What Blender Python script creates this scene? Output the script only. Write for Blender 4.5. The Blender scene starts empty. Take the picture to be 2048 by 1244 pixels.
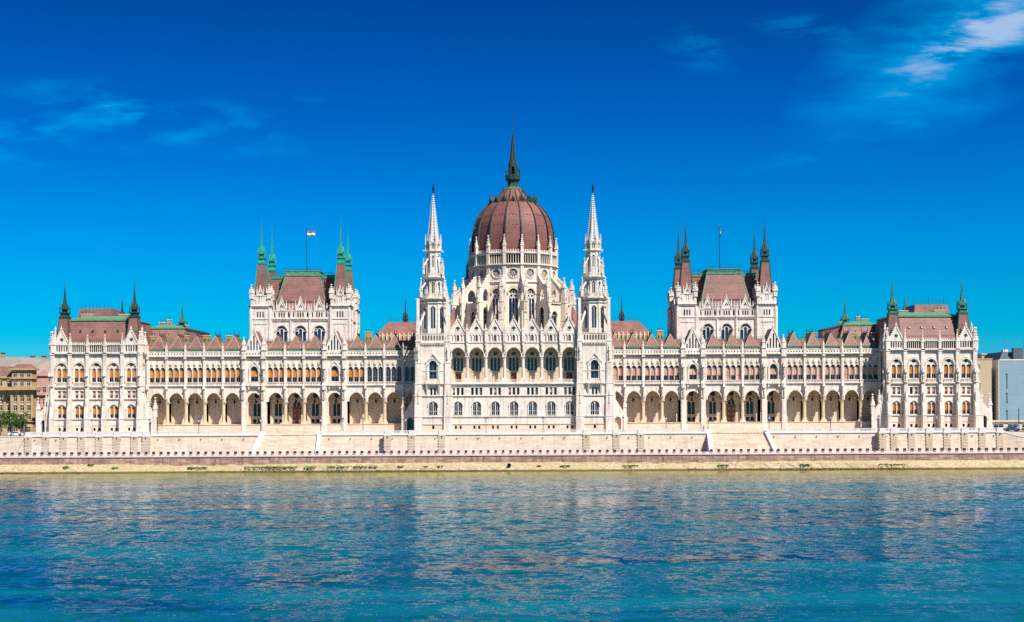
import bpy, math, random
from mathutils import Matrix, Vector
random.seed(7)
sc = bpy.context.scene
rad = math.radians

# ------------------------------------------------------------------ camera
cam_d = bpy.data.cameras.new('camera')
cam = bpy.data.objects.new('camera', cam_d)
sc.collection.objects.link(cam)
cam.location = (0, -400, 17.5)
cam.rotation_mode = 'QUATERNION'
cam.rotation_quaternion = (Matrix.Rotation(rad(90), 4, 'X') @ Matrix.Rotation(rad(-0.275), 4, 'Z')).to_quaternion()
cam_d.sensor_width = 36.0
cam_d.lens = 36.0 * 2776 / 2048
cam_d.shift_x = -4 / 2048
cam_d.shift_y = 193 / 2048
cam_d.clip_end = 20000
sc.camera = cam

# ------------------------------------------------------------------ sun + sky
SUN_EL, SUN_AZ = 49.0, 38.0          # azimuth: to the right of the direction building -> camera
az = rad(SUN_AZ); el = rad(SUN_EL)
sdir = Vector((math.sin(az) * math.cos(el), -math.cos(az) * math.cos(el), math.sin(el)))
sun_d = bpy.data.lights.new('sun', 'SUN')
sun_d.energy = 5.0; sun_d.angle = rad(0.5); sun_d.color = (1.0, 0.935, 0.865)
sun = bpy.data.objects.new('sun', sun_d); sc.collection.objects.link(sun)
sun.rotation_mode = 'QUATERNION'
sun.rotation_quaternion = (-sdir).to_track_quat('-Z', 'Y')
sun.location = (100, -200, 300)

world = bpy.data.worlds.new('World'); sc.world = world; world.use_nodes = True
wt = world.node_tree; wt.nodes.clear()
def WN(t, **k):
    n = wt.nodes.new(t)
    for a, b in k.items(): setattr(n, a, b)
    return n
wl = wt.links.new
w_out = WN('ShaderNodeOutputWorld'); bg = WN('ShaderNodeBackground')
sky = WN('ShaderNodeTexSky', sky_type='NISHITA', sun_disc=False)
sky.sun_elevation = el
sky.sun_rotation = math.atan2(sdir.x, sdir.y)
sky.air_density = 1.0; sky.dust_density = 0.3; sky.ozone_density = 3.0
bg.inputs['Strength'].default_value = 0.092
geo = WN('ShaderNodeTexCoord')
sep = WN('ShaderNodeSeparateXYZ'); wl(geo.outputs['Generated'], sep.inputs[0])
# deep polarised blue: tint of the sky by height above the horizon
tint = WN('ShaderNodeValToRGB')
wl(sep.outputs['Z'], tint.inputs[0])
cr = tint.color_ramp
cr.elements[0].position = 0.0; cr.elements[0].color = (0.16, 0.60, 0.78, 1)
cr.elements[1].position = 1.0; cr.elements[1].color = (0.42, 0.55, 0.80, 1)
e = cr.elements.new(0.05); e.color = (0.0, 0.50, 0.83, 1)
e = cr.elements.new(0.12); e.color = (0.0, 0.40, 0.82, 1)
e = cr.elements.new(0.20); e.color = (0.0, 0.25, 0.68, 1)
e = cr.elements.new(0.285); e.color = (0.0, 0.16, 0.50, 1)
e = cr.elements.new(0.5); e.color = (0.08, 0.28, 0.55, 1)
mulc = WN('ShaderNodeMix', data_type='RGBA', blend_type='MULTIPLY'); mulc.inputs[0].default_value = 1
wl(sky.outputs[0], mulc.inputs[6]); wl(tint.outputs[0], mulc.inputs[7])
# thin cirrus, laid out by direction in the sky
def M_(op, a, b=None, c=None):
    n = WN('ShaderNodeMath', operation=op)
    for i, v in enumerate((a, b, c)):
        if v is None: continue
        if isinstance(v, (int, float)): n.inputs[i].default_value = v
        else: wl(v, n.inputs[i])
    return n.outputs[0]
ymax = M_('MAXIMUM', sep.outputs['Y'], 0.05)
cu = M_('DIVIDE', sep.outputs['X'], ymax); cv = M_('DIVIDE', sep.outputs['Z'], ymax)
comb = WN('ShaderNodeCombineXYZ'); wl(cu, comb.inputs[0]); wl(cv, comb.inputs[1])
cmap = WN('ShaderNodeMapping'); cmap.inputs['Rotation'].default_value = (0, 0, rad(-28)); cmap.inputs['Scale'].default_value = (8, 34, 1)
wl(comb.outputs[0], cmap.inputs[0])
cn = WN('ShaderNodeTexNoise'); cn.inputs['Scale'].default_value = 1.0; cn.inputs['Detail'].default_value = 9; cn.inputs['Roughness'].default_value = 0.62; cn.inputs['Distortion'].default_value = 0.35
wl(cmap.outputs[0], cn.inputs['Vector'])
cmap2 = WN('ShaderNodeMapping'); cmap2.inputs['Scale'].default_value = (18, 62, 1)
wl(comb.outputs[0], cmap2.inputs[0])
cn2 = WN('ShaderNodeTexNoise'); cn2.inputs['Scale'].default_value = 1.0; cn2.inputs['Detail'].default_value = 8; cn2.inputs['Roughness'].default_value = 0.6; cn2.inputs['Distortion'].default_value = 0.3
wl(cmap2.outputs[0], cn2.inputs['Vector'])
def blob(u0, v0, su, sv, ang=0.0):
    ca, sa = math.cos(ang), math.sin(ang)
    du = M_('SUBTRACT', cu, u0); dv = M_('SUBTRACT', cv, v0)
    a = M_('DIVIDE', M_('ADD', M_('MULTIPLY', du, ca), M_('MULTIPLY', dv, sa)), su)
    b = M_('DIVIDE', M_('SUBTRACT', M_('MULTIPLY', dv, ca), M_('MULTIPLY', du, sa)), sv)
    r = M_('ADD', M_('MULTIPLY', a, a), M_('MULTIPLY', b, b))
    return M_('MAXIMUM', M_('SUBTRACT', 1.0, r), 0.0)
def sumv(*a):
    r = a[0]
    for x in a[1:]: r = M_('ADD', r, x)
    return r
big = sumv(M_('MULTIPLY', blob(0.34, 0.272, 0.10, 0.03, 0.5), .7), M_('MULTIPLY', blob(0.325, 0.262, 0.15, 0.06, 0.5), 1.2))
cb = blob(0.342, 0.277, 0.115, 0.030, 0.52)
core = M_('MULTIPLY', M_('MULTIPLY', M_('MULTIPLY', cb, cb), 0.66), M_('MAXIMUM', M_('MULTIPLY', M_('SUBTRACT', cn.outputs['Fac'], 0.12), 2.9), 0.0))
big = sumv(M_('MULTIPLY', big, M_('MAXIMUM', M_('MULTIPLY', M_('SUBTRACT', cn.outputs['Fac'], 0.34), 2.6), 0.0)), core)
small = sumv(blob(-0.30, 0.213, 0.085, 0.03, -0.15), M_('MULTIPLY', blob(-0.225, 0.205, 0.09, 0.024, -0.2), .9), M_('MULTIPLY', blob(-0.37, 0.193, 0.06, 0.026, -0.1), 1.0), M_('MULTIPLY', blob(-0.23, 0.15, 0.05, 0.012, -0.1), .35),
             M_('MULTIPLY', blob(0.135, 0.256, 0.035, 0.02, -0.2), .7), M_('MULTIPLY', blob(0.215, 0.272, 0.05, 0.012, -0.1), .7),
             M_('MULTIPLY', blob(-0.14, 0.225, 0.02, 0.006, 0), .8), M_('MULTIPLY', blob(0.24, 0.19, 0.09, 0.008, 0.28), .7),
             M_('MULTIPLY', blob(0.33, 0.036, 0.12, 0.014, 0.0), 1.0))
small = M_('MULTIPLY', small, M_('MAXIMUM', M_('MULTIPLY', M_('SUBTRACT', cn2.outputs['Fac'], 0.46), 4.8), 0.0))
cl = M_('MINIMUM', sumv(M_('MULTIPLY', small, 0.42), M_('MULTIPLY', big, 0.62)), 1.0)
ccol = WN('ShaderNodeValToRGB'); ccr = ccol.color_ramp
ccr.elements[0].position = 0.0; ccr.elements[0].color = (0.0, 3.2, 7.2, 1)
ccr.elements[1].position = 0.9; ccr.elements[1].color = (2.6, 3.9, 5.9, 1)
e = ccr.elements.new(0.5); e.color = (0.0, 3.4, 6.8, 1)
wl(cl, ccol.inputs[0])
cmix = WN('ShaderNodeMix', data_type='RGBA')
wl(cl, cmix.inputs[0]); wl(mulc.outputs[2], cmix.inputs[6]); wl(ccol.outputs[0], cmix.inputs[7])
wl(cmix.outputs[2], bg.inputs['Color']); wl(bg.outputs[0], w_out.inputs[0])

sc.view_settings.view_transform = 'Standard'
sc.view_settings.look = 'None'
sc.view_settings.exposure = 0.57
sc.view_settings.gamma = 1
sc.cycles.use_denoising = False
sc.cycles.max_bounces = 6
sc.cycles.diffuse_bounces = 4

# ------------------------------------------------------------------ materials
MATS = {}
def newmat(name):
    m = bpy.data.materials.new(name); m.use_nodes = True
    nt = m.node_tree; b = nt.nodes['Principled BSDF']
    MATS[name] = m
    return m, nt, b
def node(nt, t, **k):
    n = nt.nodes.new(t)
    for a, b in k.items(): setattr(n, a, b)
    return n
def ramp(nt, fac, stops):
    r = node(nt, 'ShaderNodeValToRGB'); nt.links.new(fac, r.inputs[0])
    c = r.color_ramp
    c.elements[0].position = stops[0][0]; c.elements[0].color = (*stops[0][1], 1)
    c.elements[1].position = stops[-1][0]; c.elements[1].color = (*stops[-1][1], 1)
    for p, col in stops[1:-1]:
        e = c.elements.new(p); e.color = (*col, 1)
    return r.outputs[0]
def noise(nt, vec, scale, detail=4, rough=.55, mp=(1, 1, 1), dist=0):
    m = node(nt, 'ShaderNodeMapping'); m.inputs['Scale'].default_value = mp
    nt.links.new(vec, m.inputs[0])
    n = node(nt, 'ShaderNodeTexNoise'); n.inputs['Scale'].default_value = scale
    n.inputs['Detail'].default_value = detail; n.inputs['Roughness'].default_value = rough; n.inputs['Distortion'].default_value = dist
    nt.links.new(m.outputs[0], n.inputs['Vector'])
    return n.outputs['Fac']
def mix(nt, fac, a, b, mode='MIX'):
    n = node(nt, 'ShaderNodeMix', data_type='RGBA', blend_type=mode)
    for i, v in ((0, fac), (6, a), (7, b)):
        if isinstance(v, (int, float)): n.inputs[i].default_value = v
        elif isinstance(v, tuple): n.inputs[i].default_value = (*v, 1)
        else: nt.links.new(v, n.inputs[i])
    return n.outputs[2]
def wallvec(nt):
    g = node(nt, 'ShaderNodeNewGeometry')
    s = node(nt, 'ShaderNodeSeparateXYZ'); nt.links.new(g.outputs['Position'], s.inputs[0])
    a = node(nt, 'ShaderNodeMath', operation='ADD'); nt.links.new(s.outputs[0], a.inputs[0]); nt.links.new(s.outputs[1], a.inputs[1])
    c = node(nt, 'ShaderNodeCombineXYZ'); nt.links.new(a.outputs[0], c.inputs[0]); nt.links.new(s.outputs[2], c.inputs[1])
    return g.outputs['Position'], c.outputs[0]
def bump(nt, b, h, strength, dist):
    n = node(nt, 'ShaderNodeBump'); n.inputs['Strength'].default_value = strength; n.inputs['Distance'].default_value = dist
    nt.links.new(h, n.inputs['Height']); nt.links.new(n.outputs[0], b.inputs['Normal'])

def stone(name, c1, c2, stain, bw=1.1, bh=.5, mortar=.55, rough=.85, stain_amt=.5, blockvar=.5):
    m, nt, b = newmat(name)
    pos, wv = wallvec(nt)
    br = node(nt, 'ShaderNodeTexBrick'); nt.links.new(wv, br.inputs['Vector'])
    br.inputs['Scale'].default_value = 1; br.inputs['Brick Width'].default_value = bw; br.inputs['Row Height'].default_value = bh
    br.inputs['Mortar Size'].default_value = .025; br.inputs['Mortar Smooth'].default_value = .3; br.inputs['Bias'].default_value = 0
    br.inputs['Color1'].default_value = (*c1, 1); br.inputs['Color2'].default_value = (*c2, 1)
    br.inputs['Mortar'].default_value = tuple(x * mortar for x in c1) + (1,)
    n1 = noise(nt, pos, .35, 5, .6)
    base = mix(nt, ramp(nt, n1, [(.35, (0, 0, 0)), (.7, (blockvar,) * 3)]), br.outputs[0], c2)
    st = noise(nt, pos, 1.0, 6, .65, (1.3, 1.3, .12))
    col = mix(nt, ramp(nt, st, [(.46, (0, 0, 0)), (.72, (stain_amt,) * 3)]), base, stain)
    s2 = noise(nt, pos, 2.2, 5, .7, (1, 1, .5))
    col = mix(nt, ramp(nt, s2, [(.55, (0, 0, 0)), (.75, (stain_amt * .7,) * 3)]), col, tuple(x * .8 for x in stain))
    nt.links.new(col, b.inputs['Base Color'])
    b.inputs['Roughness'].default_value = rough
    b.inputs['Specular IOR Level'].default_value = .25
    bump(nt, b, noise(nt, pos, 3.0, 4, .6), .4, .08)
    return m
stone('stone', (.80, .735, .655), (.69, .61, .53), (.33, .26, .20), bw=2.0, bh=.8, stain_amt=.75)
stone('stone_dome', (.78, .70, .60), (.69, .60, .49), (.42, .33, .23), bw=2.0, bh=.8, stain_amt=.6)
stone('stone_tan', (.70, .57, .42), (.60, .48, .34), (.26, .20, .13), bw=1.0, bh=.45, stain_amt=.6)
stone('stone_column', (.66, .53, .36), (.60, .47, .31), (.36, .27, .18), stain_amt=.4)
stone('stone_terrace', (.54, .41, .29), (.72, .62, .50), (.42, .28, .17), bw=2.4, bh=.46, mortar=.62, stain_amt=.45, blockvar=.7)
stone('stone_band', (.58, .42, .30), (.72, .60, .48), (.40, .27, .18), bw=2.4, bh=.40, mortar=.62, stain_amt=.3)
stone('stone_quay', (.50, .34, .25), (.24, .155, .12), (.09, .065, .06), bw=2.2, bh=.55, mortar=.35, stain_amt=.85, blockvar=.5)
stone('stone_white', (.72, .70, .68), (.66, .62, .58), (.50, .46, .42), stain_amt=.3)
stone('chimney_brick', (.46, .32, .13), (.38, .26, .10), (.22, .14, .05), bw=.5, bh=.2)
stone('ochre_render', (.54, .39, .20), (.46, .32, .16), (.25, .16, .07), bw=2, bh=.7, mortar=.75)
stone('pink_render', (.58, .33, .27), (.54, .30, .25), (.35, .2, .17), bw=3, bh=1, mortar=.85)
stone('beige_render', (.46, .37, .25), (.43, .35, .24), (.35, .28, .18), bw=8, bh=3, mortar=.9)
stone('cream_render', (.62, .52, .38), (.58, .48, .35), (.45, .35, .25), bw=8, bh=3, mortar=.9)
stone('blue_cladding', (.22, .33, .39), (.20, .31, .37), (.15, .24, .30), bw=3.6, bh=1.6, mortar=.6, stain_amt=.3)

def plain(name, col, rough=.7, metal=0, var=.25, scale=1.5, spec=.3):
    m, nt, b = newmat(name)
    g = node(nt, 'ShaderNodeNewGeometry')
    n = noise(nt, g.outputs['Position'], scale, 5, .65)
    c = mix(nt, ramp(nt, n, [(.35, (0, 0, 0)), (.68, (1, 1, 1))]), tuple(x * (1 - var) for x in col), tuple(min(1, x * (1 + var)) for x in col))
    nt.links.new(c, b.inputs['Base Color']); b.inputs['Roughness'].default_value = rough; b.inputs['Metallic'].default_value = metal
    b.inputs['Specular IOR Level'].default_value = spec
    return m
def roofmat(name, c1, c2, stain, sc_=1.0):
    m, nt, b = newmat(name)
    g = node(nt, 'ShaderNodeNewGeometry')
    pos, wv = wallvec(nt)
    br = node(nt, 'ShaderNodeTexBrick'); nt.links.new(wv, br.inputs['Vector'])
    br.inputs['Scale'].default_value = 1; br.inputs['Brick Width'].default_value = 1.1; br.inputs['Row Height'].default_value = .45
    br.inputs['Mortar Size'].default_value = .02
    br.inputs['Color1'].default_value = (*c1, 1); br.inputs['Color2'].default_value = (*c2, 1); br.inputs['Mortar'].default_value = tuple(x * .5 for x in c1) + (1,)
    st = noise(nt, pos, 1.2, 6, .7, (1, 1, .25))
    c = mix(nt, ramp(nt, st, [(.45, (0, 0, 0)), (.8, (.7, .7, .7))]), br.outputs[0], stain)
    c = mix(nt, ramp(nt, noise(nt, pos, .25, 3), [(.4, (0, 0, 0)), (.65, (.5, .5, .5))]), c, tuple(x * 1.25 for x in c1))
    nt.links.new(c, b.inputs['Base Color']); b.inputs['Roughness'].default_value = .6
    bump(nt, b, br.outputs['Fac'], .5, .05)
roofmat('roof_tile', (.235, .103, .080), (.145, .064, .050), (.11, .06, .05))
roofmat('roof_dome', (.225, .082, .064), (.165, .060, .049), (.08, .03, .027))
roofmat('roof_brown', (.24, .12, .095), (.16, .078, .062), (.12, .07, .055))
roofmat('roof_grey', (.30, .25, .20), (.26, .22, .18), (.16, .13, .11))
plain('copper', (.095, .245, .14), .65, var=.4)
plain('hip_lead', (.36, .33, .22), .65)
plain('copper_dark', (.024, .058, .046), .6, var=.45, scale=2)
plain('copper_bright', (.025, .29, .20), .6, var=.3)
plain('rib_pale', (.045, .065, .045), .65, var=.5)
plain('rib_dark', (.022, .038, .03), .6, var=.5)
plain('patina', (.085, .19, .105), .7, var=.5, scale=3)
plain('copper_mid', (.035, .15, .11), .6, var=.4)
plain('iron', (.02, .022, .03), .5)
plain('iron_blue', (.02, .035, .09), .5)
plain('bollard_dark', (.018, .02, .05), .7, var=.4)
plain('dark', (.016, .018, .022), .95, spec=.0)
plain('opening_shade', (.008, .022, .03), .95, spec=.0)  # near-black sheets behind gallery openings, their inner shade put into the colour
plain('blind', (.56, .22, .035), .75, var=.2, scale=.6)
plain('blind_pink', (.58, .34, .26), .75, var=.2, scale=.6)
plain('wood', (.16, .055, .03), .6, var=.3)
plain('frame_wood', (.30, .16, .10), .6)
plain('bronze', (.03, .028, .022), .4, metal=.3)
plain('red_cloth', (.65, .02, .05), .8, var=.05)
plain('white_cloth', (.8, .8, .8), .8, var=.05)
plain('green_cloth', (.02, .22, .10), .8, var=.05)
plain('asphalt', (.30, .27, .25), .9, var=.15)
plain('kerb_stone', (.62, .52, .50), .85, var=.12)
plain('ground_mat', (.22, .21, .17), .95, var=.3, scale=.1)
plain('bark', (.08, .055, .04), .9)
plain('leaf', (.022, .085, .018), .6, var=.5, scale=1.0)
plain('leaf_light', (.16, .26, .03), .6, var=.4, scale=2.0)
plain('slate', (.075, .10, .12), .7)
plain('car_blue', (.02, .08, .2), .3)
plain('car_white', (.7, .7, .7), .3, var=.03)
plain('car_red', (.3, .03, .03), .3, var=.03)
plain('lamp_glass', (.75, .78, .8), .2, var=.05)
# glass
def glassmat(name, c, spec):
    m, nt, b = newmat(name)
    g = node(nt, 'ShaderNodeNewGeometry')
    n = noise(nt, g.outputs['Position'], 1.3, 3)
    cc = mix(nt, ramp(nt, n, [(.35, (0, 0, 0)), (.7, (1, 1, 1))]), tuple(x * .5 for x in c), tuple(x * 1.5 for x in c))
    nt.links.new(cc, b.inputs['Base Color']); b.inputs['Roughness'].default_value = .12
    b.inputs['Specular IOR Level'].default_value = spec
    bump(nt, b, noise(nt, g.outputs['Position'], .9, 2), .3, .06)
glassmat('glass', (.010, .030, .062), .55)
glassmat('glass_dark', (.01, .013, .022), .4)
# bank: sand, gravel and weed
m, nt, b = newmat('bank_gravel')
g = node(nt, 'ShaderNodeNewGeometry')
n1 = noise(nt, g.outputs['Position'], 1.2, 8, .75, (1, 3, 3))
n2 = noise(nt, g.outputs['Position'], .12, 4, .6)
c = ramp(nt, n1, [(.32, (.12, .09, .05)), (.46, (.37, .29, .16)), (.56, (.52, .42, .26)), (.72, (.70, .61, .45))])
c = mix(nt, ramp(nt, n2, [(.45, (0, 0, 0)), (.65, (.5, .5, .5))]), c, (.34, .30, .10))
sz = node(nt, 'ShaderNodeSeparateXYZ'); nt.links.new(g.outputs['Position'], sz.inputs[0])
za = node(nt, 'ShaderNodeMath', operation='ADD'); nt.links.new(sz.outputs[2], za.inputs[0])
zn = node(nt, 'ShaderNodeMath', operation='MULTIPLY'); nt.links.new(n1, zn.inputs[0]); zn.inputs[1].default_value = -.9; nt.links.new(zn.outputs[0], za.inputs[1])
c = mix(nt, ramp(nt, za.outputs[0], [(.0, (.9, .9, .9)), (.12, (0, 0, 0))]), c, (.07, .055, .02))     # wet edge
nt.links.new(c, b.inputs['Base Color']); b.inputs['Roughness'].default_value = .95
bump(nt, b, n1, .8, .25)
# water
m, nt, b = newmat('water')
g = node(nt, 'ShaderNodeNewGeometry')
pos = g.outputs['Position']
def ncol(scale, detail, rough, mp, dist=0):
    mm = node(nt, 'ShaderNodeMapping'); mm.inputs['Scale'].default_value = mp; nt.links.new(pos, mm.inputs[0])
    n = node(nt, 'ShaderNodeTexNoise'); n.inputs['Scale'].default_value = scale; n.inputs['Detail'].default_value = detail
    n.inputs['Roughness'].default_value = rough; n.inputs['Distortion'].default_value = dist
    nt.links.new(mm.outputs[0], n.inputs['Vector'])
    sb = node(nt, 'ShaderNodeVectorMath', operation='SUBTRACT'); nt.links.new(n.outputs['Color'], sb.inputs[0]); sb.inputs[1].default_value = (.5, .5, .5)
    return sb.outputs[0]
def vsc(v, k):
    n = node(nt, 'ShaderNodeVectorMath', operation='MULTIPLY'); nt.links.new(v, n.inputs[0])
    if isinstance(k, tuple): n.inputs[1].default_value = k
    else: nt.links.new(k, n.inputs[1])
    return n.outputs[0]
def vadd(a, b_):
    n = node(nt, 'ShaderNodeVectorMath', operation='ADD')
    for i, v in enumerate((a, b_)):
        if isinstance(v, tuple): n.inputs[i].default_value = v
        else: nt.links.new(v, n.inputs[i])
    return n.outputs[0]
w0 = noise(nt, pos, .05, 5, .6, (.28, 1.0, 1), .8)
gust = ramp(nt, w0, [(.37, (.30, .30, .30)), (.52, (1.0, 1.0, 1.0)), (.68, (1.5, 1.5, 1.5))])
hf = vadd(vsc(ncol(1.1, 5, .66, (.36, .24, 1), .3), (.4, 1.25, 0)), vadd(vsc(ncol(1.0, 5, .7, (.6, 1, 1), .3), (.5, 1.25, 0)), vsc(ncol(.22, 3, .6, (.4, 1, 1), .6), (.2, .7, 0))))
hf = vadd(hf, (0, -.05, 0))
hf = vsc(hf, gust)
ab = node(nt, 'ShaderNodeVectorMath', operation='ABSOLUTE'); nt.links.new(hf, ab.inputs[0])   # the facets one can see lean towards the viewer's bank
cl_ = node(nt, 'ShaderNodeVectorMath', operation='MULTIPLY'); nt.links.new(ab.outputs[0], cl_.inputs[0]); cl_.inputs[1].default_value = (1, -1, 1)
sx_ = node(nt, 'ShaderNodeVectorMath', operation='MULTIPLY'); nt.links.new(hf, sx_.inputs[0]); sx_.inputs[1].default_value = (1, 0, 0)
sy_ = node(nt, 'ShaderNodeVectorMath', operation='MULTIPLY'); nt.links.new(cl_.outputs[0], sy_.inputs[0]); sy_.inputs[1].default_value = (0, 1, 0)
cl_ = node(nt, 'ShaderNodeVectorMath', operation='ADD'); nt.links.new(sx_.outputs[0], cl_.inputs[0]); nt.links.new(sy_.outputs[0], cl_.inputs[1])
nn = node(nt, 'ShaderNodeVectorMath', operation='NORMALIZE'); nt.links.new(vadd(cl_.outputs[0], (0, 0, 1)), nn.inputs[0])
nt.links.new(nn.outputs[0], b.inputs['Normal'])
def mth(op, a, b_):
    n = node(nt, 'ShaderNodeMath', operation=op)
    for i, v in enumerate((a, b_)):
        if isinstance(v, (int, float)): n.inputs[i].default_value = v
        else: nt.links.new(v, n.inputs[i])
    return n.outputs[0]
cw = ramp(nt, w0, [(.38, (.0005, .036, .062)), (.62, (.0018, .118, .155))])
sepw = node(nt, 'ShaderNodeSeparateXYZ'); nt.links.new(pos, sepw.inputs[0])
bank_refl = node(nt, 'ShaderNodeMapRange'); nt.links.new(sepw.outputs[1], bank_refl.inputs[0])
bank_refl.inputs[1].default_value = -95; bank_refl.inputs[2].default_value = -21
cw = mix(nt, bank_refl.outputs[0], cw, (.20, .165, .02))  # warm reflection of bank and walls, put into the base colour as olive
nt.links.new(cw, b.inputs['Base Color'])
b.inputs['Roughness'].default_value = .07; b.inputs['IOR'].default_value = 1.33

# ------------------------------------------------------------------ mesh builder
def Rz(a): return Matrix.Rotation(a, 4, 'Z')
def T(x, y, z=0): return Matrix.Translation((x, y, z))
class MB:
    def __init__(s, mat='stone'):
        s.v = []; s.f = []; s.m = []; s.slots = []; s.sm = []; s.M = Matrix.Identity(4); s.d = mat
    def face(s, pts, m=None, smooth=False):
        m = m or s.d
        if m not in s.slots: s.slots.append(m)
        n = len(s.v)
        for p in pts: s.v.append(tuple(s.M @ Vector(p)))
        s.f.append(tuple(range(n, n + len(pts)))); s.m.append(s.slots.index(m)); s.sm.append(smooth)
    def box(s, x0, x1, y0, y1, z0, z1, m=None):
        a = [(x0, y0, z0), (x1, y0, z0), (x1, y1, z0), (x0, y1, z0), (x0, y0, z1), (x1, y0, z1), (x1, y1, z1), (x0, y1, z1)]
        for q in ((0, 1, 5, 4), (1, 2, 6, 5), (2, 3, 7, 6), (3, 0, 4, 7), (4, 5, 6, 7), (3, 2, 1, 0)):
            s.face([a[i] for i in q], m)
    def hex8(s, lo, hi, m=None):   # lo / hi: 4 points each
        a = list(lo) + list(hi)
        for q in ((0, 1, 5, 4), (1, 2, 6, 5), (2, 3, 7, 6), (3, 0, 4, 7), (4, 5, 6, 7), (3, 2, 1, 0)):
            s.face([a[i] for i in q], m)
    def taper(s, x0, x1, y0, y1, z0, X0, X1, Y0, Y1, z1, m=None):
        s.hex8([(x0, y0, z0), (x1, y0, z0), (x1, y1, z0), (x0, y1, z0)], [(X0, Y0, z1), (X1, Y0, z1), (X1, Y1, z1), (X0, Y1, z1)], m)
    def lathe(s, prof, n=8, cx=0, cy=0, m=None, rot=0, smooth=False):
        # prof: list of (r, z[, mat]); mat belongs to the band above the point
        rings = []
        for p in prof:
            r, z = p[0], p[1]
            rings.append([(cx + r * math.cos(rot + 2 * math.pi * k / n), cy + r * math.sin(rot + 2 * math.pi * k / n), z) for k in range(n)])
        for i in range(len(prof) - 1):
            mm = prof[i][2] if len(prof[i]) > 2 else m
            for k in range(n):
                j = (k + 1) % n
                A, B = rings[i], rings[i + 1]
                if prof[i + 1][0] < 1e-4: s.face([A[k], A[j], B[k]], mm, smooth)
                elif prof[i][0] < 1e-4: s.face([A[k], B[j], B[k]], mm, smooth)
                else: s.face([A[k], A[j], B[j], B[k]], mm, smooth)
        if prof[-1][0] > 1e-3: s.face(rings[-1], prof[-1][2] if len(prof[-1]) > 2 else m)
    def sq(s, cx, cy, prof, m=None):      # square lathe, r = half width
        s.lathe([(p[0] * math.sqrt(2),) + tuple(p[1:]) for p in prof], 4, cx, cy, m, rad(45))
    def prism(s, poly, y0, y1, m=None):   # polygon in xz pushed along y
        n = len(poly)
        s.face([(x, y0, z) for x, z in poly], m); s.face([(x, y1, z) for x, z in reversed(poly)], m)
        for i in range(n):
            j = (i + 1) % n
            s.face([(poly[i][0], y0, poly[i][1]), (poly[i][0], y1, poly[i][1]), (poly[j][0], y1, poly[j][1]), (poly[j][0], y0, poly[j][1])], m)
    def prism_x(s, poly, x0, x1, m=None): # polygon in yz pushed along x
        n = len(poly)
        s.face([(x0, y, z) for y, z in poly], m); s.face([(x1, y, z) for y, z in reversed(poly)], m)
        for i in range(n):
            j = (i + 1) % n
            s.face([(x0, poly[i][0], poly[i][1]), (x1, poly[i][0], poly[i][1]), (x1, poly[j][0], poly[j][1]), (x0, poly[j][0], poly[j][1])], m)
    def wall(s, x0, x1, z0, z1, y, th, ops, m=None, back=True, top=None, brk=()):
        tf = top or (lambda x: z1)
        xs = {x0, x1}; 
        for b_ in brk:
            if x0 < b_ < x1: xs.add(b_)
        for o in ops:
            for t in o_xs(o): xs.add(o[0] + t)
        xs = sorted(xs)
        for a, b_ in zip(xs, xs[1:]):
            if b_ - a < 1e-5: continue
            mid = (a + b_) / 2; op = None
            for o in ops:
                if abs(mid - o[0]) < o[1]: op = o
            ta, tb = tf(a), tf(b_)
            spans = [((z0, z0), (ta, tb))]
            if op:
                la, ua = o_z(op, a - op[0]); lb, ub = o_z(op, b_ - op[0])
                spans = []
                if max(la, lb) > z0 + 1e-4: spans.append(((z0, z0), (la, lb)))
                if min(ua, ub) < min(ta, tb) + 1e-4: spans.append(((ua, ub), (ta, tb)))
                for (p, q), up in (((ua, ub), 1), ((la, lb), 0)):
                    if up or max(la, lb) > z0 + 1e-4:
                        s.face([(a, y, p), (b_, y, q), (b_, y + th, q), (a, y + th, p)], m)
            for (p0, p1), (q0, q1) in spans:
                s.face([(a, y, p0), (b_, y, p1), (b_, y, q1), (a, y, q0)], m)
                if back: s.face([(a, y + th, p0), (b_, y + th, p1), (b_, y + th, q1), (a, y + th, q0)], m)
            s.face([(a, y, ta), (b_, y, tb), (b_, y + th, tb), (a, y + th, ta)], m)
        for o in ops:
            for sg in (-1, 1):
                l, u = o_z(o, sg * o[1]); xx = o[0] + sg * o[1]
                if u - l > 1e-3: s.face([(xx, y, l), (xx, y + th, l), (xx, y + th, u), (xx, y, u)], m)
        for xx in (x0, x1):
            s.face([(xx, y, z0), (xx, y + th, z0), (xx, y + th, tf(xx)), (xx, y, tf(xx))], m)
    def arc(s, xc, zs, r, t, y, pr, k=1.25, m=None, n=7):
        pr *= 1.4   # moulding round a pointed arch
        R = k * r; pts_i = []; pts_o = []
        for i in range(n + 1):
            dx = -r + 2 * r * i / n if False else -r * math.cos(math.pi * i / n)
            pts_i.append((xc + dx, zs + apz(abs(dx), r, k)))
            d2 = dx * (r + t) / r
            pts_o.append((xc + d2, zs + apz(abs(d2), r + t, k)))
        for i in range(n):
            a, b_, c, d = pts_i[i], pts_i[i + 1], pts_o[i + 1], pts_o[i]
            s.face([(a[0], y - pr, a[1]), (b_[0], y - pr, b_[1]), (c[0], y - pr, c[1]), (d[0], y - pr, d[1])], m)
            s.face([(d[0], y - pr, d[1]), (c[0], y - pr, c[1]), (c[0], y, c[1]), (d[0], y, d[1])], m)
            s.face([(a[0], y - pr, a[1]), (a[0], y, a[1]), (b_[0], y, b_[1]), (b_[0], y - pr, b_[1])], m)
    def band(s, x0, x1, z, y, h=.25, pr=.25, m=None):
        pr *= 1.5
        s.box(x0, x1, y - pr, y + .05, z - h / 2, z + h / 2, m)
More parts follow.
